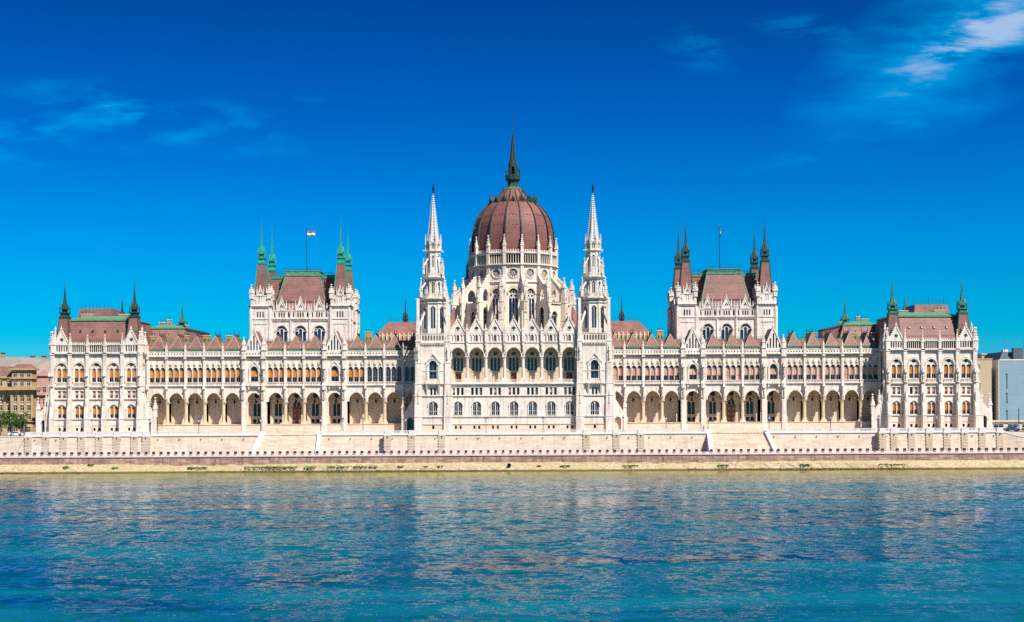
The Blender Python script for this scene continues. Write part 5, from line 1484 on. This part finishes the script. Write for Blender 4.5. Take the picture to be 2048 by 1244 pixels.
# embankment wall down to the bank
qe = empty('embankment_wall', (0, -18.6, 2.2), 'long low brown stone embankment wall with pale coping along the river', 'embankment wall')
Mi = Matrix.Translation(-Vector(qe.location))
q = MB('stone_quay'); q.hex8([(-700, -18.9, 1.6), (700, -18.9, 1.6), (700, -18, 1.6), (-700, -18, 1.6)], [(-700, -18.6, 4.3), (700, -18.6, 4.3), (700, -18, 4.3), (-700, -18, 4.3)]); obj('wall', q, qe, Mi)
q = MB('kerb_stone'); q.box(-700, 700, -18.85, -17.6, 4.3, 4.72); q.box(-700, 700, -17.6, -17.2, 4.3, 5.05); obj('coping', q, qe, Mi)
# bollards
bm_ = MB('bollard_dark'); bm_.sq(0, 0, [(.36, 0), (.36, .62), (.3, .72)]); bm_.sq(0, 0, [(.42, -.02), (.42, .06)], 'kerb_stone'); bm_ = bm_.mesh('bollard')
i = 0; x = -144.5
while x < 146:
    if not (abs(x - 103.6) < 1.2):
        obj('bollard', bm_, None, T(x, -17.4, 5.05), 'small dark square bollard in the long even row on the quay edge', 'bollard', 'dark bollards along the quay edge')
    x += 2.05
# bank
b = MB('bank_gravel'); rr = random.Random(3)
xs_ = [-700 + 1.4 * i for i in range(1001)]
rows = []
for yy, zz, ja in ((-18.7, 2.5, .05), (-19.4, 1.9, .12), (-20.1, 1.1, .2), (-20.9, .45, .3), (-21.9, .05, .22), (-23.8, -.6, .1)):
    rows.append([(xx, yy + rr.uniform(-ja, ja) + .5 * math.sin(xx * .05 + yy) * (ja > .1), zz + rr.uniform(-ja, ja) * .5) for xx in xs_])
for r0, r1 in zip(rows, rows[1:]):
    for i in range(len(xs_) - 1): b.face([r0[i], r0[i + 1], r1[i + 1], r1[i]])
obj('riverbank', b, kind='structure')
# stones at the water's edge: one uncountable mass
st = MB('bank_gravel')
for i in range(5000):
    xx = rr.uniform(-165, 165); yy = rr.gauss(-21.2, .5); r = rr.uniform(.06, .30) * (1 if rr.random() < .9 else 1.6)
    z = max(.02, .5 - (-20.9 - yy) * .45)
    st.M = T(xx, yy, z - r * .3) @ Rz(rr.uniform(0, 3)); st.lathe([(r * .9, -r * .3), (r, r * .2), (r * .55, r * .6)], 5)
obj('shore_stones', st, kind='stuff')
# shrubs on the bank
def tuft(r, h, n, seed, m='leaf_light', stem=True):
    rr = random.Random(seed); mb = MB(m)
    for i in range(n):
        a = rr.uniform(0, 6.28); d = r * math.sqrt(rr.random()); z = rr.uniform(0, h) * (1 - .4 * d / r)
        s_ = rr.uniform(.12, .28); mb.M = T(d * math.cos(a), d * math.sin(a) * .6, z) @ Matrix.Rotation(rr.uniform(-1, 1), 4, 'X') @ Rz(rr.uniform(0, 6.28))
        mb.face([(-s_, 0, 0), (s_, 0, 0), (s_ * .6, 0, s_ * 1.6), (-s_ * .3, .05, s_ * 1.3)], 'leaf' if rr.random() < .2 else m)
    return mb.mesh('tuft')
SH = [(132, 936, 1.0, .8, 'round bright green bush on the bank below the far left buildings'), (180, 932, .6, .8, 'little weed growing on the wall foot, right of the round left bush'), (230, 940, .4, .9, 'small weed patch at the water below the left end pavilion'),
      (382, 937, .35, 1.2, 'first green weed patch left of the staircase weeds'), (402, 938, .4, 1.8, 'long low weed patch below the left arcade'), (506, 937, .45, 2.4, 'weed patch on the bank below the left staircase edge'),
      (536, 936, .55, 2.4, 'densest green weed patch below the left staircase'), (556, 936, .5, 2.6, 'wide weed patch below the middle of the left staircase'), (580, 936, .45, 2.0, 'green weed patch right under the left staircase'), (620, 936, .45, 1.6, 'weed clump near the right edge of the left staircase'),
      (676, 937, .45, 3.0, 'long weed patch below the terrace right of the left staircase'), (720, 937, .55, 2.0, 'bright weed clump below the left inner gable'), (745, 938, .3, 1.2, 'low weed clump left of the left spire tower'), (800, 938, .3, .9, 'lone weed clump just below the left spire tower'), (850, 938, .3, .9, 'lone weed clump below the centre of the left spire'),
      (880, 938, .35, .9, 'weed clump below the left gable of the central block'), (1078, 936, .5, .7, 'weed clump right of the drain mouth'), (1130, 936, .3, 1.5, 'flat weed patch below the right end of the central block'), (1260, 935, .35, 2.2, 'flat weed patch below the right inner wing'), (1445, 934, .3, 1.6, 'flat weed patch below the right staircase'),
      (1608, 932, .45, 1.4, 'weed clump below the right arcade'), (1785, 930, .4, 4.0, 'long green weed line below the right end pavilion')]
for i, (px, py, hgt, wd, lb) in enumerate(SH):
    D = 380.2; s_ = 2776 / D
    xx = (px - 1028) / s_
    obj('weed_clump', tuft(wd, hgt * (.95 if i == 0 else .62), int(40 + wd * 45), 100 + i), None, T(xx, -20.0 if i != 1 else -19.2, 1.2 if i != 1 else 2.1), lb, 'weeds', 'weeds on the river bank')
dr = MB('iron'); dr.M = T(-1.4, -19.7, 1.75) @ Matrix.Rotation(rad(90), 4, 'X')
dr.lathe([(.38, -1), (.38, 1.0), (.55, 1.02), (.55, 1.2), (.36, 1.2), (.34, .4)], 16)
obj('drain_pipe', dr, None, None, 'round black drain pipe mouth sticking out of the river bank', 'drain pipe')
# river
q = MB('water'); q.face([(-3000, -900, 0), (3000, -900, 0), (3000, -20.9, 0), (-3000, -20.9, 0)]); obj('river', q, kind='structure')

# ================================================================== lamps and lanterns
def lamp_parts():
    p = MB('iron_blue'); p.lathe([(.3, 0), (.28, .3), (.16, .5), (.14, .9), (.08, 1.1), (.065, 3.2), (.14, 3.3), (.05, 3.4)], 8)
    l = MB('lamp_glass'); l.lathe([(.16, 3.4), (.3, 4.0), (.3, 4.05)], 6); 
    c = MB('iron_blue'); c.lathe([(.36, 4.05), (.2, 4.3), (.06, 4.45), (0, 4.7)], 6)
    for k in range(6):
        an = math.pi / 3 * k; c.hex8([(.15 * math.cos(an) - .02, .15 * math.sin(an) - .02, 3.4)] * 1 + [(.15 * math.cos(an) + .02, .15 * math.sin(an) - .02, 3.4), (.15 * math.cos(an) + .02, .15 * math.sin(an) + .02, 3.4), (.15 * math.cos(an) - .02, .15 * math.sin(an) + .02, 3.4)],
                                      [(.3 * math.cos(an) - .02, .3 * math.sin(an) - .02, 4.05), (.3 * math.cos(an) + .02, .3 * math.sin(an) - .02, 4.05), (.3 * math.cos(an) + .02, .3 * math.sin(an) + .02, 4.05), (.3 * math.cos(an) - .02, .3 * math.sin(an) + .02, 4.05)])
    return p.mesh('post'), l.mesh('glass'), c.mesh('cap')
LP = lamp_parts()
LAMPS = [(184, 'in front of the left end pavilion, by its third bay'), (299, 'by the arched buttress at the left end pavilion\'s right edge'), (397, 'in front of the left outer arcade'), (521, 'at the left top corner of the left staircase'),
         (641, 'at the right top corner of the left staircase'), (686, 'in front of the left inner gabled bay'), (726, 'in front of the arcade between left staircase and spire tower'), (811, 'beside the dark arched opening left of the left spire tower'),
         (972, 'in front of the central block, left of its middle'), (1086, 'in front of the central block, right of its middle'), (1246, 'beside the arched opening right of the right spire tower'), (1332, 'in front of the right inner arcade'),
         (1416, 'at the left top corner of the right staircase'), (1538, 'at the right top corner of the right staircase'), (1661, 'in front of the right outer arcade'), (1757, 'by the arched buttress at the right end pavilion\'s left edge'), (1873, 'in front of the right end pavilion, by its third bay')]
for px, lb in LAMPS:
    yy = -10.9 if (850 < px < 1200 or px < 290 or px > 1765) else -8.6
    lb = lb.replace('opening right of', 'opening by')
    xx = (px - 1028) * (400 + yy) / 2776
    e_ = empty('street_lamp', (xx, yy, GZ), 'old style lamp post ' + lb, 'street lamp', 'lamp posts along the terrace')
    obj('post', LP[0], e_); obj('lamp_glass', LP[1], e_); obj('cap', LP[2], e_)
hl = MB('iron'); hl.lathe([(.03, 1.3), (.03, 4.0)], 5); hl.lathe([(.05, 0), (.12, .1), (.3, .35), (.34, .9), (.12, 1.15), (.05, 1.35)], 6); hl = hl.mesh('lantern')
ordn = ['first', 'second', 'third', 'fourth', 'fifth', 'sixth', 'seventh', 'eighth', 'ninth', 'tenth', 'eleventh', 'twelfth', 'thirteenth']
for s, nm in ((-1, 'left'), (1, 'right')):
    arches = sorted([c for c in REG if c > 33] + RIS, reverse=True)
    for i, c in enumerate(arches):
        obj('hanging_lantern', hl, None, T(s * c, 2.6, 18.9), 'dark lantern in the %s arch of the %s arcade, counted from the end pavilion' % (ordn[i], nm), 'lantern', 'lanterns hanging in the arcades')

# ================================================================== flags
def flagpole(s, nm):
    e_ = empty('flagpole', (s * 63.65, 28, 58.0), 'thin dark flagpole on the roof ridge of the %s chamber block' % nm, 'flagpole', 'flagpoles on the chamber roofs')
    p = MB('iron'); p.lathe([(.14, 0), (.12, 8), (.07, 15.2), (.16, 15.3), (0, 15.6)], 7); obj('pole', p, e_)
flagpole(-1, 'left'); flagpole(1, 'right')
fl = MB('red_cloth')
def fp(u, v, droop):
    return (u * 2.35, .22 * math.sin(u * 7) * u, v * 1.6 - u * .35 - .18 * math.sin(u * 6))
for j, mt in ((2, 'red_cloth'), (1, 'white_cloth'), (0, 'green_cloth')):
    for i in range(12):
        u0, u1 = i / 12, (i + 1) / 12; v0, v1 = j / 3, (j + 1) / 3
        fl.face([fp(u0, v0, 0), fp(u1, v0, 0), fp(u1, v1, 0), fp(u0, v1, 0)], mt, True)
obj('flag', fl, None, T(-63.5, 28, 70.7), 'red, white and green striped flag flying from the left rooftop pole', 'flag')
fl = MB('red_cloth')
for j, mt in ((2, 'red_cloth'), (1, 'white_cloth'), (0, 'green_cloth')):
    z0 = 70.2 + j * .75
    for k in range(5):
        a0, a1 = k * .9, (k + 1) * .9
        fl.face([(.1 + .12 * math.sin(a0 * 2) + k * .06, .15 * math.cos(a0 * 2), z0 - k * .12), (.16 + .12 * math.sin(a1 * 2) + k * .06, .15 * math.cos(a1 * 2), z0 - k * .12), (.16 + .12 * math.sin(a1 * 2) + k * .05, .15 * math.cos(a1 * 2), z0 + .75 - k * .1), (.1 + .12 * math.sin(a0 * 2) + k * .05, .15 * math.cos(a0 * 2), z0 + .75 - k * .1)], mt)
obj('flag', fl, None, T(63.65, 28, 0), 'furled red, white and green flag hanging limp on the right rooftop pole', 'flag')

# ================================================================== neighbours
def simple_win(w, h, arch=False, g='glass_dark', fr='stone_white'):
    def build():
        mb = MB(g); mb.box(-w / 2, w / 2, -.02, .02, 0, h, g)
        mb.box(-w / 2 - .12, w / 2 + .12, -.12, .0, -.15, 0, fr); mb.box(-w / 2 - .12, w / 2 + .12, -.16, 0, h, h + .18, fr)
        mb.box(-.04, .04, -.06, -.02, 0, h, fr); mb.box(-w / 2, w / 2, -.06, -.02, h * .6, h * .6 + .08, fr)
        return mb.mesh('window')
    return cached(('sw', w, h, g, fr), build)
def house(name, label, loc, W, D, H, wm, rz=0, rows=(), n=5, roof=None, rz_h=3, cornice=None, cat='building', win=(1.1, 2.0), first=0, g='glass_dark', extra=None):
    e_ = empty(name, (loc[0], loc[1], GZ - .45), label, cat, None, rz)
    mb = MB(wm); mb.box(0, W, 0, D, 0, H)
    if cornice:
        for z, t, p in cornice: mb.box(-p, W + p, -p, D + p, z, z + t)
    if extra: extra(mb)
    obj('wall', mb, e_)
    for z in rows:
        for i in range(n): obj('window', simple_win(win[0], win[1], g=g), e_, T(W * (i + .5) / n, -.03, z))
    if roof:
        rf = MB(roof); a = rz_h * .8
        rf.taper(-.4, W + .4, -.4, D + .4, H + .01, a, W - a, a, D - a, H + rz_h); obj('roof', rf, e_)
    return e_
def pil(n, W, z0, z1, m, p=.35):
    def f(mb):
        for i in range(n + 1): mb.box(W * i / n - .35, W * i / n + .35, -p, 0, z0, z1, m)
    return f
# ochre palace on the far left (long front + corner block)
house('ochre_building', 'long ochre stone building with heavy cornice and reddish roof at the far left edge', (-204.5, 25), 51.2, 14, 17.8, 'ochre_render', rows=(.8, 4.7, 7.4, 10.2, 14.9), n=20, roof='roof_brown', rz_h=3.2,
      cornice=((3.9, .35, .5), (13.6, .9, 1.5), (17.3, .5, .6)), win=(.95, 1.7), extra=pil(20, 51.2, 4.2, 13.6, 'ochre_render'))
house('ochre_corner_block', 'taller ochre corner block with three window columns beside the left end pavilion', (-153.2, 23.6), 6.2, 4, 20.0, 'ochre_render', rows=(.8, 4.7, 7.4, 10.2, 14.9, 17.6), n=3, roof='roof_brown', rz_h=1.6,
      cornice=((3.9, .35, .5), (13.6, .9, 1.4), (17.0, .3, .5), (19.7, .5, .7)), win=(.9, 1.6), extra=pil(3, 6.2, 4.2, 13.6, 'ochre_render'))
house('pink_building', 'pink building with rounded gable between the ochre block and the left end pavilion', (-159.2, 62), 14, 14, 19.2, 'pink_render', rows=(1, 5, 9.3, 13.4), n=7, roof='roof_grey', rz_h=3.0,
      cornice=((8.2, .5, .5), (12.4, .4, .8), (18.8, .5, .5)), win=(.9, 1.8), extra=lambda mb: mb.lathe_arch if False else mb.prism([(1.0, 19.0)] + [(3.0 - 2.0 * math.cos(math.pi * i / 10), 19.0 + 1.8 * math.sin(math.pi * i / 10)) for i in range(11)] + [(5.0, 19.0)], -.3, 1))
gb_ = house('grey_roofed_building', 'large building with a big rounded grey roof and chimneys rising behind the ochre building', (-205, 84), 46.5, 26, 20.5, 'cream_render', rows=(14,), n=12)
rf = MB('roof_grey')
rf.taper(-.4, 46.9, -.4, 26.4, 20.4, 1.6, 44.9, 3.4, 22.8, 24.0); rf.taper(1.6, 44.9, 3.4, 22.8, 24.0, 5.0, 36.5, 8, 18, 26.2); obj('roof', rf, gb_)
for xx in (18, 24, 34.5, 38.5): 
    c_ = MB('chimney_brick'); c_.box(xx - .6, xx + .6, 7.4, 8.6, 24.4, 27.6 if xx < 25 else 26.4); c_.box(xx - .75, xx + .75, 7.2, 8.8, 27.6 if xx < 25 else 26.4, 27.9 if xx < 25 else 26.7, 'slate'); obj('chimney', c_, gb_)
# right side
house('cream_block', 'plain cream block with a flat roof just right of the right end pavilion', (155.2, 60), 13.5, 16, 24.6, 'cream_render', rows=(5, 10, 15, 20), n=4, cornice=((24.3, .4, .3),), win=(1.2, 2.2))
bb = house('beige_block', 'beige windowless block in front of the cream block, right of the right pavilion', (147.3, 42), 5.0, 14, 22.4, 'beige_render', rows=(), cornice=((22.1, .35, .15),))
for xx, zz in ((1.0, 19), (1.0, 13), (1.0, 8)): obj('window', simple_win(.5, 1.6), bb, T(xx, -.03, zz))
house('dark_link_building', 'narrow dark slab squeezed between the beige block and the blue-grey building', (152.4, 45), 3.0, 12, 17.0, 'slate', rows=(), cornice=((16.8, .3, .1),))
bl = house('blue_grey_building', 'large pale blue-grey building with slit windows at the right edge', (153.9, 40), 46, 22, 22.0, 'blue_cladding', rows=())
for xx in (2.4, 12, 22, 32):
    for zz, hh in ((13.2, 4.2), (8.5, 2.8), (3.2, 2.6)): obj('window', cached(('slit', hh), lambda: simple_win(.28, hh, g='glass_dark', fr='slate')), bl, T(xx, -.03, zz))
rf = MB('slate'); rf.taper(.8, 45, 2, 21, 22.0, 2.4, 43, 4, 18, 24.6); rf.box(0, 46, -.1, .4, 21.7, 22.1, 'stone_white'); rf.box(5, 8, 1.5, 3, 22, 25.8); rf.box(12, 13, 1.5, 3, 22, 26.4); rf.lathe([(.07, 24), (.04, 29.5)], 5, 3.4, 5); rf.lathe([(.07, 24), (.04, 28.5)], 5, 9.5, 5); rf.box(3, 4.6, 5, 7, 24.5, 25.4, 'stone_white'); rf.box(-.25, -.05, 0, 22, 0, 22, 'stone_white'); obj('roof', rf, bl)
# low pavilion / parapet at the right, post, ramp
lw = house('low_pavilion', 'low beige flat-roofed pavilion behind the quay ramp at the right edge', (139.5, 6), 26, 6, 3.0, 'cream_render', rows=(), cornice=((2.6, .5, .4), (.4, .3, .15)))
for i in range(6): obj('window', simple_win(2.8, 1.2), lw, T(2.2 + 4.2 * i, -.03, 1.0))
pp = MB('iron_blue'); pp.lathe([(.14, 0), (.12, 6.3), (.2, 6.35), (.2, 6.5)], 8); obj('signal_post', pp, None, T(146.0, 1.5, GZ - .45), 'tall slim dark post standing before the low pavilion at the right edge', 'post')
rp = empty('quay_ramp_wall', (150, -9, 4.4), 'plain grey sloping ramp wall at the right edge, falling away from the terrace', 'retaining wall')
Mi = Matrix.Translation(-Vector(rp.location))
w_ = MB('stone_terrace'); w_.prism([(136.6, 4.4), (400, 4.4), (400, 9.4), (152, 9.6), (139, 10.0), (136.6, 10.6)], -9.6, -9.0); obj('wall', w_, rp, Mi)
w_ = MB('stone_white'); w_.hex8([(136.8, -10.2, 9.9), (158, -13.5, 4.5), (158, -13.0, 4.5), (136.8, -9.6, 9.9)], [(136.8, -10.2, 10.3), (158, -13.5, 4.9), (158, -13.0, 4.9), (136.8, -9.6, 10.3)])
w_.hex8([(136.8, -10.1, 4.4), (158, -13.4, 4.4), (158, -13.1, 4.4), (136.8, -9.6, 4.4)], [(136.8, -10.1, 9.9), (158, -13.4, 4.5), (158, -13.1, 4.5), (136.8, -9.6, 9.9)], 'stone_terrace'); obj('ramp_parapet', w_, rp, Mi)
lp_ = MB('stone_terrace'); lp_.box(-400, -136.6, -9.9, -9.0, 4.4, 9.9); lp_.box(-400, -136.6, -10.0, -9.0, 9.9, 10.15, 'stone_white')
lp_.hex8([(-139.5, -12, 4.4), (-136.6, -12.3, 4.4), (-136.6, -9, 4.4), (-141, -9, 4.4)], [(-137.2, -10.6, 9.8), (-136.6, -11.8, 10.0), (-136.6, -9, 10.0), (-138, -9, 9.8)])
obj('quay_wall', lp_, None, None, 'plain pale retaining wall at the far left, below the street trees', 'retaining wall')
# cars
def car(x, y, col, label, rz=0):
    e_ = empty('parked_car', (x, y, GZ - .45), label, 'car', 'cars parked behind the quay walls', rz)
    b_ = MB(col); b_.prism([(-2.1, .3), (2.1, .3), (2.15, .75), (1.3, .95), (-1.4, 1.0), (-2.1, .9)], -.85, .85); b_.taper(-1.3, 1.0, -.8, .8, .96, -.9, .45, -.65, .65, 1.45); obj('body', b_, e_)
    g_ = MB('glass_dark'); g_.taper(-1.2, .92, -.83, .83, 1.0, -.88, .45, -.68, .68, 1.36); obj('windows', g_, e_)
    for sx in (-1.3, 1.3):
        for sy in (-.8, .8):
            w_ = MB('iron'); w_.M = T(sx, sy, .32) @ Matrix.Rotation(rad(90), 4, 'X'); w_.lathe([(.2, -.1), (.32, -.1), (.32, .1), (.18, .12)], 12); obj('wheel', w_, e_)
car(-142.4, -3, 'car_white', 'white car parked under the street trees at the far left'); car(142.5, -2.5, 'car_blue', 'blue car nearest to the right end pavilion, behind the ramp wall'); car(147.8, -2.5, 'car_blue', 'blue car at the right edge of the picture, behind the ramp wall')

# trees
def tree(name, x, y, h, r, seed, label, group, m='leaf'):
    rr = random.Random(seed)
    e_ = empty(name, (x, y, GZ - .45), label, 'tree', group)
    t = MB('bark'); t.lathe([(.2, 0), (.15, h * .35), (.1, h * .6), (.03, h * .9)], 7)
    for i in range(7):
        a = rr.uniform(0, 6.28); z = h * rr.uniform(.3, .6); l = r * rr.uniform(.5, .9)
        t.hex8([(-.05, -.05, z), (.05, -.05, z), (.05, .05, z), (-.05, .05, z)], [(l * math.cos(a) - .02, l * math.sin(a) - .02, z + l * .8), (l * math.cos(a) + .02, l * math.sin(a) - .02, z + l * .8), (l * math.cos(a) + .02, l * math.sin(a) + .02, z + l * .8), (l * math.cos(a) - .02, l * math.sin(a) + .02, z + l * .8)])
    obj('trunk', t, e_)
    c = MB(m)
    cl = [(rr.gauss(0, r * .42), rr.gauss(0, r * .42), h * rr.uniform(.38, .95), r * rr.uniform(.25, .5)) for _ in range(16)]
    for i in range(1800):
        q = rr.choice(cl); v = Vector((rr.gauss(0, 1), rr.gauss(0, 1), rr.gauss(0, 1))).normalized() * q[3] * rr.random() ** .4
        s_ = rr.uniform(.10, .22); c.M = T(q[0] + v.x, q[1] + v.y, q[2] + v.z) @ Matrix.Rotation(rr.uniform(-1.5, 1.5), 4, 'X') @ Rz(rr.uniform(0, 6.28))
        c.face([(-s_, 0, 0), (0, -s_ * .6, 0), (s_, 0, 0), (0, s_ * .6, .03)], 'leaf_light' if rr.random() < .3 else m)
    obj('crown', c, e_)
tree('street_tree', -143.0, 4, 6.6, 2.3, 1, 'round green street tree nearest to the left end pavilion', 'street trees at the far left')
tree('street_tree', -146.6, 6, 6.4, 2.6, 2, 'broad green street tree in the middle of the far left row', 'street trees at the far left')
tree('street_tree', -149.6, 4, 6.8, 2.6, 3, 'green street tree at the left edge of the picture', 'street trees at the far left')
tree('street_tree', -141.2, 12, 5.4, 1.6, 4, 'dark narrow street tree half hidden by the left end pavilion', 'street trees at the far left')
for x_, lb in ((-140.4, 'slim dark lamp post between the far left street trees, right one'), (-142.6, 'slim dark lamp post between the far left street trees, left one')):
    e_ = empty('street_lamp', (x_, -5, GZ - .45), lb, 'street lamp'); p = MB('iron'); p.lathe([(.12, 0), (.09, 5.2), (.05, 5.4)], 7); p.box(-.6, .1, -.05, .05, 5.3, 5.4); obj('post', p, e_)
    p = MB('lamp_glass'); p.box(-.8, -.35, -.12, .12, 5.2, 5.3); obj('lamp_head', p, e_)
